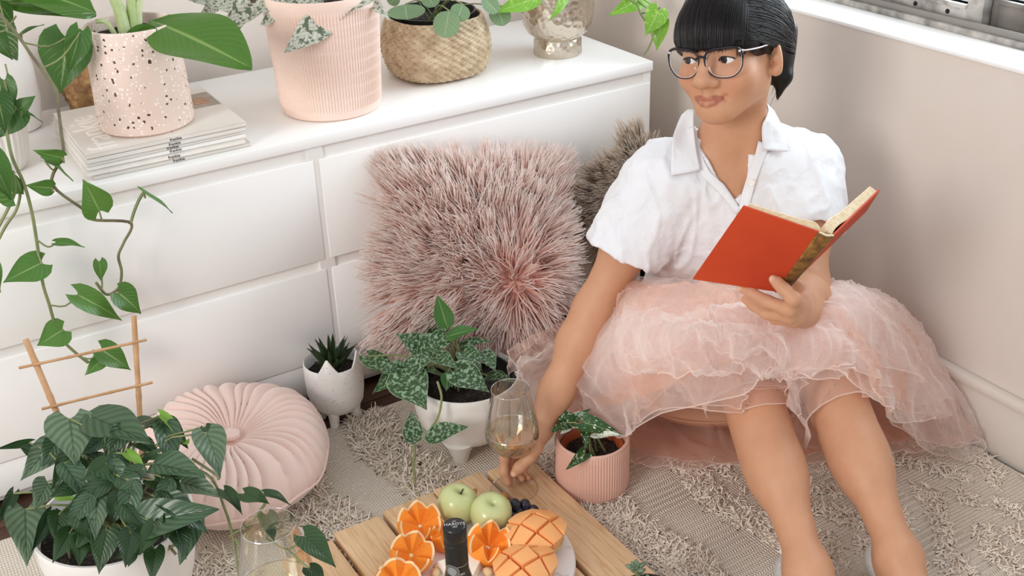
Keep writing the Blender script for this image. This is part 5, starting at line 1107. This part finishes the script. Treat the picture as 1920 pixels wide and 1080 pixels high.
def vneck(x, y, z):
    px, py, pz = x-PM[0], y-PM[1], z-PM[2]; a = tl[0]*px+tl[1]*py+tl[2]*pz; b = tf[0]*px+tf[1]*py+tf[2]*pz; c = tu[0]*px+tu[1]*py+tu[2]*pz
    f = np.clip((c-vb[2])/(v1[2]-vb[2]), -.2, 1.6); le = vb[0]+(v1[0]-vb[0])*np.maximum(f, 0)**.75; ri = vb[0]+(v2[0]-vb[0])*np.maximum(f, 0)**.75
    return np.maximum(np.maximum(le-a, a-ri)*.9, np.maximum(vb[2]-c, .0-b)*.9)
SH.apply(slo, shi, vneck, .004, 's'); SH.cone(NB-tu*.02, H(-.008, -.02, -.05), .055, .056, .004, 's')
sP, sF = SH.net(); sP = relax(sP, sF, 2, .5)
sN = SH.grad(sP); cr = TA@(sP-PM).T
def wrinkle(Q, seed=0):
    w = vnoise(Q, 14, seed)*.004; r = 1-np.abs(vnoise(Q*np.array([1, 1, .5])+.02*np.stack([vnoise(Q, 20, 5)]*3, 1), 26, seed+1)); return w+(r**3)*.0060-.0025+.0020*(1-np.abs(vnoise(Q, 52, seed+2)))**3
Qs = (sP-PM)@TA.T*np.array([1.5, 1, .55]); amp = np.clip((cr[2]-.02)/.06, .3, 1)
amp = amp*np.clip(vneck(sP[:, 0], sP[:, 1], sP[:, 2])/.03, 0, 1); sP = relax(sP+sN*(wrinkle(Qs, 3)*amp)[:, None], sF, 1, .4)
gB = B.grad(sP); dB = B.at(sP); outw = ((sP > lo+.02) & (sP < hi-.02)).all(1) & (dB > -.022) & ((sN*gB).sum(1) > .3)
sP = sP+gB*(np.clip(.008-dB, 0, .03)*outw)[:, None]
t = NT('white_linen'); nz = t.noise(14, None, 4); t.base(t.mix(nz, C('ecedf0'), C('e0e1e6'))); t.set(Roughness=.8); t.b.inputs['Sheen Weight'].default_value = .2
wv1 = t.noise(420); cr_ = t.math('POWER', t.math('SUBTRACT', 1.0, t.math('ABSOLUTE', t.math('MULTIPLY_ADD', t.noise(15, None, 3, .5), 5.0, -2.5)), clamp=True), 2.0)
t.bump(t.math('ADD', t.math('ADD', t.math('MULTIPLY', wv1, .12), t.noise(30, None, 3)), t.math('MULTIPLY', cr_, .30)), .5, .0055); m_linen = t.m
shirt = link('shirt', fastmesh('shirt', sP, sF), m_linen, wom); sb_ = BVHTree.FromPolygons(sP.tolist(), sF.tolist())
def oncloth(x, y, lift, bvhs=None):
    d = Vector(nrm(ray(x, y))); best = None
    for b in (bvhs or (sb_, body_bvh)):
        h = b.ray_cast(Vector(CAM), d)
        if h[0] is not None and (best is None or h[3] < best[1]): best = (np.array(h[0]), h[3])
    return best[0]-np.array(d)*lift if best else D(x, y, dep(NB)-.03)-np.array(d)*lift
def flap(rows, lifts, nm='collar', thick=.0022):
    g = []
    for r, lf in zip(rows, lifts): g.append([oncloth(x, y, l) if not isinstance(l, tuple) else D(x, y, l[0]) for (x, y), l in zip(r, lf)])
    g = np.array(g); g2 = np.array([spline(r, 12) for r in g]); g3 = np.array([spline(g2[:, j], 12) for j in range(12)]).transpose(1, 0, 2); q = g3.reshape(-1, 3)
    for _ in range(3):
        for S_, mg in ((B, .006), (SH, .004)):
            ok = ((q > S_.bmin) & (q < S_.bmax)).all(1); q = q+S_.grad(q)*(np.clip(mg-S_.at(q), 0, .006)*ok)[:, None]
    g3 = relax(q, np.array([(i*12+j, i*12+j+1, i*12+j+13, i*12+j+12) for i in range(11) for j in range(11)]), 2, .4).reshape(12, 12, 3)
    o = MB().grid(g3).out(nm, m_linen, shirt); sm = o.modifiers.new('thickness', 'SOLIDIFY'); sm.thickness = thick; sm.offset = 0; return o
dl_, dr_ = dep(oncloth(1318, 248, 0)), dep(oncloth(1412, 235, 0)); bl_, br_ = dep(oncloth(1262, 290, 0)), dep(oncloth(1470, 262, 0))
flap([[(1301, 203), (1291, 202), (1279, 214)], [(1302, 240), (1285, 244), (1262, 250)], [(1308, 288), (1285, 292), (1257, 296)], [(1316, 322), (1288, 328), (1256, 333)]], [[(dl_+.022,), (dl_+.034,), (dl_+.046,)], [(dl_-.004,), (dl_+.004,), (bl_-.004,)], [.012, .012, .010], [.010, .010, .008]])
flap([[(1420, 192), (1434, 190), (1450, 206)], [(1427, 226), (1446, 226), (1466, 236)], [(1428, 256), (1450, 258), (1474, 262)], [(1431, 284), (1452, 286), (1478, 287)]], [[(dr_+.024,), (dr_+.036,), (dr_+.050,)], [(dr_-.004,), (dr_+.008,), (br_+.0,)], [.014, .012, .010], [.012, .010, .008]])
flap([[(1288, 236), (1305, 234)], [(1292, 262), (1309, 255)], [(1308, 322), (1324, 314)], [(1338, 350), (1350, 340)], [(1366, 382), (1376, 372)], [(1384, 408), (1392, 400)]], [[.005, .007]]*6, 'placket', .0016)
flap([[(1422, 258), (1440, 262)], [(1415, 290), (1434, 292)], [(1405, 318), (1424, 322)], [(1394, 350), (1413, 356)], [(1385, 385), (1404, 390)], [(1384, 420), (1402, 424)]], [[.006, .004]]*6, 'placket', .0016)
m_btn = M('pearl_button', 'e5ddd2', .2, 'f5f0e8', 200)
for x, y in ((1409, 342), (1402, 405)):
    p = oncloth(x, y, .007, (sb_,)); d = nrm(CAM-p); a = nrm(np.cross(d, [0, 0, 1])); b = np.cross(d, a); o = MB().lathe([(0, 0), (.0052, 0), (.0058, .0008), (.0056, .0018), (.0042, .0016), (.0038, .0011), (0, .0011)], 24, caps=False).out('button', m_btn, shirt)
    o.matrix_basis = Matrix([[a[i], b[i], d[i], p[i]] for i in range(3)]+[[0, 0, 0, 1]])
# shoes
m_shoe = M('silver_leather', 'd9d9d8', .35, 'bfc0c0', 200, metal=.3)
for nm, (d, heel, mid, ball, toe) in (('shoe', FR), ('shoe', FL_)):
    sd_ = np.array([-d[1], d[0], 0]); sg = MB()
    lo_, hi_ = np.minimum(heel, toe)-.07, np.maximum(heel, toe)+.07; q = SDF(*[np.arange(lo_[i], hi_[i], .0035) for i in range(3)])
    for a, b, r0, r1 in ((heel, ball, .030, .033), (ball, toe, .034, .026), (mid, ball, .036, .034)): q.cone(a, b, r0, r1, .02)
    q.ell(heel+np.array([0, 0, .012]), I3, (.035, .035, .034), .02)
    q.apply(lo_, hi_, lambda x, y, z: np.maximum(.046-z+0*x+0*y, -(((x-ball[0])*d[0]+(y-ball[1])*d[1])*-1-.0)*0-1), .004, 's') if False else None
    op = lerp(heel, ball, .48)+np.array([0, 0, .047]); q.ell(op, np.array([d, sd_, [0, 0, 1]]), (.085, .027, .034), .004, 's')
    q.apply(lo_, hi_, lambda x, y, z: z-.008+0*x+0*y, .004, 's'); pp, ff = q.net(); link('shoe', fastmesh('shoe', relax(pp, ff, 2), ff), m_shoe, wom)
    an = mid+np.array([0, 0, .022])-d*.022; th_ = np.linspace(0, 2*math.pi, 40); MB().tube(np.array([an+sd_*.036*math.cos(q_)+(np.array([0, 0, .9])+d*.35)*.030*math.sin(q_)-np.array([0, 0, .012]) for q_ in th_]), .0042, 6).out('shoe_strap', m_shoe, wom)
    MB().tube(spline([heel+sd_*.034+np.array([0, 0, .018]), heel-d*.036+np.array([0, 0, .020]), heel-sd_*.034+np.array([0, 0, .018])], 16), .003, 6).out('shoe_trim', m_shoe, wom)
# ------------------------------------------------------------------ the book she holds
bk = thing('open_book', (S1+S2)/2, 'open orange clothbound hardback with worn brown spine held by the woman', 'book')
t = NT('orange_cloth'); t.base(t.ramp(t.noise(9), [(.3, C('b23408')), (.6, C('bd3c0c')), (.8, C('ad4a16'))])); t.set(Roughness=.75); t.bump(t.noise(500), .25, .001); m_cloth = t.m
t = NT('worn_brown_cloth'); t.base(t.ramp(t.noise(70, None, 5), [(.3, C('4d3216')), (.55, C('8a5f26')), (.75, C('a87b35'))])); t.set(Roughness=.8); m_sp = t.m
t = NT('aged_pages'); sx = t.n('SeparateXYZ'); t.l(t.obj(), sx.inputs[0]); t.base(t.ramp(t.noise(160, None, 3), [(.3, C('d9c19b')), (.7, C('efe0c4'))])); t.set(Roughness=.85); m_pg = t.m
bh = S1-S2; bn = nrm(np.cross(bt, Q1-S1)); bn = bn if bn@toC > 0 else -bn       # out of the spine, towards the viewer
def board(O1, O2, v, vb, nm):
    n_ = nrm(np.cross(bt, v)); n_ = n_ if n_@toC > 0 else -n_
    def bp(a, b, c): return lerp(O2+vb*a, O1+v*a, b)+n_*c                # a from the spine out, b up the cover, c outwards
    rg = [np.array([[bp(a, b, c) for b in np.linspace(-.012, 1.012, 9)] for a in np.linspace(0, 1, 9)]) for c in (0, -.0026)]
    m = MB().grid(rg[0]).grid(rg[1])
    for e_ in (lambda q: q[0], lambda q: q[-1], lambda q: q[:, 0], lambda q: q[:, -1]): m.grid(np.array([e_(rg[0]), e_(rg[1])]))
    m.out(nm, m_cloth, bk, ang=30)
    k = 18; P0 = []                                              # pages lie on the inner face
    for side in (0, 1):
        for q in range(k+1):
            s_ = q/k; th_ = .0165*(1-.25*s_)*min(1, (s_*6+.35))**.5
            P0.append([bp(.02+s_*.94, b, -(.0028+(th_ if side else 0)+.004*math.sin(min(1, s_*3)*math.pi)*(1-s_))) for b in (.012, .988)])
    P0 = np.array(P0).reshape(2, k+1, 2, 3); pm = MB(); pm.grid(P0[0]); pm.grid(P0[1])
    for b in (0, 1): pm.grid(P0[:, :, b])
    pm.grid(P0[:, k]); pm.grid(P0[:, 0]); pm.out('page_block', m_pg, bk, ang=50)
    for j in range(5):
        f = (j+.6)/5.5; MB().tube(lerp(P0[0, :, 1], P0[1, :, 1], f)+bt*.0003, .00035, 4).out('page_shade', m_pgl, bk)  # drawn dark lines stand in for the shade between pages
    return nrm(v), n_
m_pgl = M('page_shadow_line', 'c9b18a', .9)
eL, nL = board(S1, S2, CL_, CLB, 'front_cover'); eR, nR = board(Q1, Q2, CR_, CRB, 'back_cover')
arcs = [[lerp(p, q, s_)+bn*.005*math.sin(math.pi*s_) for s_ in np.linspace(-.06, 1.03, 11)] for p, q in ((S2-bh*.012, Q2-bh*.012), (S1+bh*.012, Q1+bh*.012))]
sp_ = MB().grid(np.array(arcs)).out('spine', m_sp, bk); sm = sp_.modifiers.new('thickness', 'SOLIDIFY'); sm.thickness = .0022; sm.offset = .5
MB().tube([S1+bh*.004, lerp(S1, Q1, .5)+bh*.004+bn*.002, Q1+bh*.004], .002, 6).out('headband', m_pg, bk)
# ------------------------------------------------------------------ tulle skirt: draped layers pushed clear of the legs
def tulle(name, col, lo, hi, pw=1.6):
    t = NT(name); tr = t.n('BsdfTransparent'); df = t.n('BsdfDiffuse'); tl_ = t.n('BsdfTranslucent'); cc_ = C(col); df.inputs[0].default_value = cc_; tl_.inputs[0].default_value = cc_
    a = t.n('MixShader'); a.inputs[0].default_value = .5; t.l(df.outputs[0], a.inputs[1]); t.l(tl_.outputs[0], a.inputs[2])
    lw = t.n('LayerWeight'); lw.inputs[0].default_value = .5; f = t.math('POWER', lw.outputs['Facing'], pw); f = t.math('MULTIPLY_ADD', f, hi-lo, lo); f = t.math('ADD', f, t.math('MULTIPLY_ADD', t.noise(700, None, 1), .16, -.08), clamp=True)
    mx = t.n('MixShader'); t.l(f, mx.inputs[0]); t.l(tr.outputs[0], mx.inputs[1]); t.l(a.outputs[0], mx.inputs[2]); t.l(mx.outputs[0], t.out.inputs[0]); return t.m
m_tul = tulle('tulle_white_peach', 'fff6f2', .22, .85); m_tulp = tulle('tulle_peach', 'fbdccd', .30, .88); m_lin = tulle('peach_lining', 'e6b398', .72, .97); m_hem = tulle('tulle_hem', 'fff5ee', .45, .8)
skirt = wom
sk = None
def resamp(rows, nu, nv):
    g = np.array([[Z(x, y, z) for x, y, z in r] for r in rows]); g = np.array([spline(r, nu) for r in g]); return np.array([spline(g[:, j], nv) for j in range(nu)]).transpose(1, 0, 2)   # nv, nu, 3
def sheet(nm, rows, mat, nu, nv, seed, fold=.018, freq=9, wr=.006, lift=.006, hem=True, vpow=1.2, push=True, hemr=.0011):
    global sk
    G = resamp(rows, nu, nv); uu = np.linspace(0, 1, nu)[None, :]; vv = np.linspace(0, 1, nv)[:, None]
    dU = np.gradient(G, axis=1); dV = np.gradient(G, axis=0); N = np.cross(dU, dV); N /= np.linalg.norm(N, axis=2)[..., None]+1e-9; N *= np.sign((N*(CAM-G)).sum(2).sum())
    q = np.stack([np.broadcast_to(uu*freq, (nv, nu)), np.broadcast_to(vv*1.6, (nv, nu)), np.zeros((nv, nu))], 2)
    ph = vnoise(q+.6*vnoise(q*1.3, 1.0, seed+3)[..., None], 1.0, seed); rid = 1-np.abs(vnoise(q*2.1+.5*vnoise(q, 2.0, seed+4)[..., None], 1.0, seed+1))
    cr = 1-np.abs(vnoise(G, 30, seed+5)+.5*vnoise(G, 55, seed+6))
    amp = (.06+.94*vv**vpow)
    G = G+N*((ph*fold+(rid**4)*fold*.7)*amp+np.clip(cr, 0, 1)**9*wr+lift)[..., None]
    G += np.array([1., .2, 0])*(vnoise(q*1.4, 1.0, seed+8)*fold*.8*amp)[..., None]
    V = G.reshape(-1, 3)
    if push:
        for _ in range(4):
            d = LG.at(V); inside = ((V > lo+.02) & (V < np.array([hi[0], hi[1], .48])-.02)).all(1); need = np.clip(lift+.003-d, 0, .03)*inside
            V = V+LG.grad(V, .008)*need[:, None]
    V[:, 2] = np.maximum(V[:, 2], .011+.002*np.abs(vnoise(V, 40, seed))); V[:, 0] = np.minimum(V[:, 0], WX-.03); G = V.reshape(nv, nu, 3)
    F = np.array([(i*nu+j, i*nu+j+1, (i+1)*nu+j+1, (i+1)*nu+j) for i in range(nv-1) for j in range(nu-1)])
    o = link(nm, fastmesh(nm, V, F), mat, wom if sk is None else sk)
    if sk is None: sk = o
    if hem: MB().tube(G[-1], hemr, 5).out('hem', m_hem, sk)
    return G
W0 = [(1168, 526, .335), (1235, 540, .365), (1300, 548, .375), (1370, 552, .38), (1440, 556, .38), (1505, 560, .37), (1565, 548, .345), (1610, 560, .30), (1640, 575, .25)]
# lining close to hips and thighs
sheet('skirt', [W0, [(1120, 600, .26), (1190, 620, .31), (1270, 625, .335), (1360, 620, .35), (1440, 625, .33), (1520, 620, .35), (1590, 600, .31), (1640, 600, .24), (1668, 610, .16)],
   [(1050, 670, .14), (1130, 690, .20), (1240, 685, .29), (1350, 660, .335), (1440, 680, .28), (1530, 655, .34), (1610, 640, .27), (1660, 640, .18), (1690, 650, .10)],
   [(1010, 730, .06), (1100, 760, .10), (1220, 745, .24), (1345, 690, .33), (1445, 720, .24), (1540, 680, .33), (1630, 680, .22), (1690, 690, .10), (1720, 690, .05)]], m_lin, 90, 40, 1, .008, 8, .003, .004, False)
# floor fan under the legs
WF = [(1080, 600, .16), (1150, 640, .10), (1230, 680, .06), (1330, 700, .05), (1420, 720, .05), (1500, 720, .05), (1580, 690, .06), (1640, 640, .09), (1665, 600, .12)]
sheet('underskirt_fan', [WF, [(1030, 660, .10), (1110, 720, .05), (1210, 770, .025), (1330, 790, .02), (1430, 795, .02), (1520, 790, .02), (1630, 760, .03), (1700, 690, .06), (1690, 620, .10)],
   [(975, 690, .06), (1065, 775, .03), (1190, 845, .015), (1340, 868, .013), (1470, 865, .013), (1560, 845, .013), (1690, 830, .014), (1790, 760, .03), (1730, 640, .09)]], m_lin, 120, 36, 5, .010, 14, .004, .002, True, .8, False)
sheet('tulle_fan', [WF, [(1010, 640, .13), (1090, 715, .08), (1200, 780, .04), (1330, 800, .03), (1430, 805, .03), (1520, 800, .03), (1640, 770, .05), (1720, 700, .09), (1690, 600, .14)],
   [(948, 668, .07), (1040, 765, .04), (1180, 868, .016), (1350, 886, .014), (1480, 880, .014), (1580, 862, .014), (1720, 850, .015), (1850, 822, .016), (1800, 700, .06)]], m_tulp, 150, 40, 9, .016, 16, .006, .006, True, .8, False)
# left sweep over the pink pillow
sheet('tulle_layer', [[(1178, 528, .345), (1175, 560, .33), (1180, 600, .30), (1200, 640, .27)], [(1085, 585, .27), (1090, 630, .22), (1110, 680, .17), (1140, 720, .13)], [(1010, 615, .27), (1005, 675, .19), (1030, 730, .11), (1085, 775, .06)], [(948, 655, .23), (950, 700, .15), (975, 745, .08), (1060, 795, .03)]], m_tulp, 60, 44, 21, .018, 6, .006, .004)
sheet('tulle_layer', [[(1178, 528, .345), (1178, 560, .33), (1185, 600, .30), (1200, 640, .27)], [(1080, 590, .28), (1085, 635, .23), (1105, 690, .17), (1140, 735, .12)], [(1000, 640, .26), (1000, 700, .17), (1040, 750, .10), (1100, 795, .05)], [(975, 665, .24), (970, 720, .14), (1010, 770, .07), (1120, 840, .02)]], m_tul, 60, 44, 23, .024, 5, .006, .012)
# layers over the thighs
for k, (dy, seed, fo, mt) in enumerate(((0, 31, .028, m_tulp), (12, 44, .040, m_tul), (-22, 58, .036, m_tul), (-60, 75, .036, m_tul))):
    sheet('tulle_layer', [W0, [(1150, 590, .25), (1195, 605, .335), (1265, 600, .36), (1350, 595, .375), (1440, 600, .365), (1520, 600, .375), (1600, 575, .34), (1655, 590, .26), (1680, 605, .19)],
      [(1085, 665, .17), (1150, 680, .25), (1250, 660, .33), (1350, 640, .355), (1445, 665, .32), (1530, 640, .36), (1625, 620, .30), (1690, 650, .18), (1730, 670, .11)],
      [(1062, 752+dy*.4, .12), (1185, 792+dy, .13), (1265, 752+dy, .24), (1375, 770+dy, .245) if k != 1 else (1390, 745, .29), (1452, 700+dy*.5, .31) if k % 2 else (1458, 770+dy, .20), (1520, 700+dy*.4, .325) if k != 1 else (1480, 800, .18), (1620, 740+dy, .25), (1690, 780+dy, .13), (1775, 780+dy, .05)]],
      mt, 170, 60, seed, fo, 6+2*k, .007, .007+.006*k)
# right flare running out to the corner
for k, (seed, q) in enumerate(((91, 0), (97, 1), (103, 2))):
    sheet('tulle_layer', [[(1500, 560, .37), (1565, 548, .345), (1610, 560, .30), (1645, 575, .25)], [(1560, 620, .36), (1630, 605, .31), (1675, 610, .25), (1690, 600, .20)], [(1590, 690, .31), (1670, 690, .22), (1730, 680, .16), (1740, 640, .14)], [[(1610, 745, .26), (1700, 770, .13), (1790, 770, .06), (1800, 700, .07)], [(1600, 735, .27), (1690, 810, .08), (1800, 835, .02), (1840, 760, .03)], [(1625, 720, .27), (1740, 848, .016), (1850, 815, .016), (1790, 690, .05)]][q]], (m_tul, m_tulp, m_tul)[k], 70, 50, seed, .02, 5, .006, .008+.004*k)
# ruffle heaped at the lap
for k, (seed, yy) in enumerate(((120, 0), (131, 34), (145, 66))):
    sheet('ruffle', [[(1195, 540+yy*.6, .36), (1290, 548+yy, .385), (1370, 552+yy, .39), (1450, 575+yy*.7, .37), (1560, 580+yy*.5, .36)], [(1170, 575+yy, .345), (1280, 575+yy, .40), (1375, 580+yy, .405), (1455, 610+yy*.7, .38), (1580, 610+yy*.5, .365)], [(1180, 610+yy, .31), (1285, 610+yy, .355), (1380, 615+yy, .36), (1460, 640+yy*.7, .34), (1600, 650+yy*.4, .34)]], (m_tulp, m_tul, m_tul)[k], 120, 30, seed, .022, 8, .006, .012, True, .4)
# the cushion she sits on
sc_ = np.array([PM[0]+.01, PM[1]+.005, .012]); scu = thing('floor_cushion', sc_, 'plump brownish-peach cushion under the woman, mostly hidden by her skirt', 'cushion')
th_ = np.arange(72)/72*2*math.pi; rows = []
for k in range(19):
    a = -math.pi/2+math.pi*k/18; r = .205*max(.001, math.cos(a))**.55; z = .046+.044*math.sin(a); rows.append(np.stack([sc_[0]+r*np.cos(th_)*(1+.012*np.cos(9*th_)*(abs(math.sin(a)) < .5)), sc_[1]+.88*r*np.sin(th_), z+0*th_+.004], 1))
m_pc = M('peach_cotton', 'c99678', .8)
MB().grid(np.array(rows), cv=True).out('cover', m_pc, scu)
pp_ = np.stack([sc_[0]+.206*np.cos(th_), sc_[1]+.88*.206*np.sin(th_), .05+0*th_], 1); MB().tube(np.vstack([pp_, pp_[:1]]), .003, 6).out('piping', m_pc, scu)
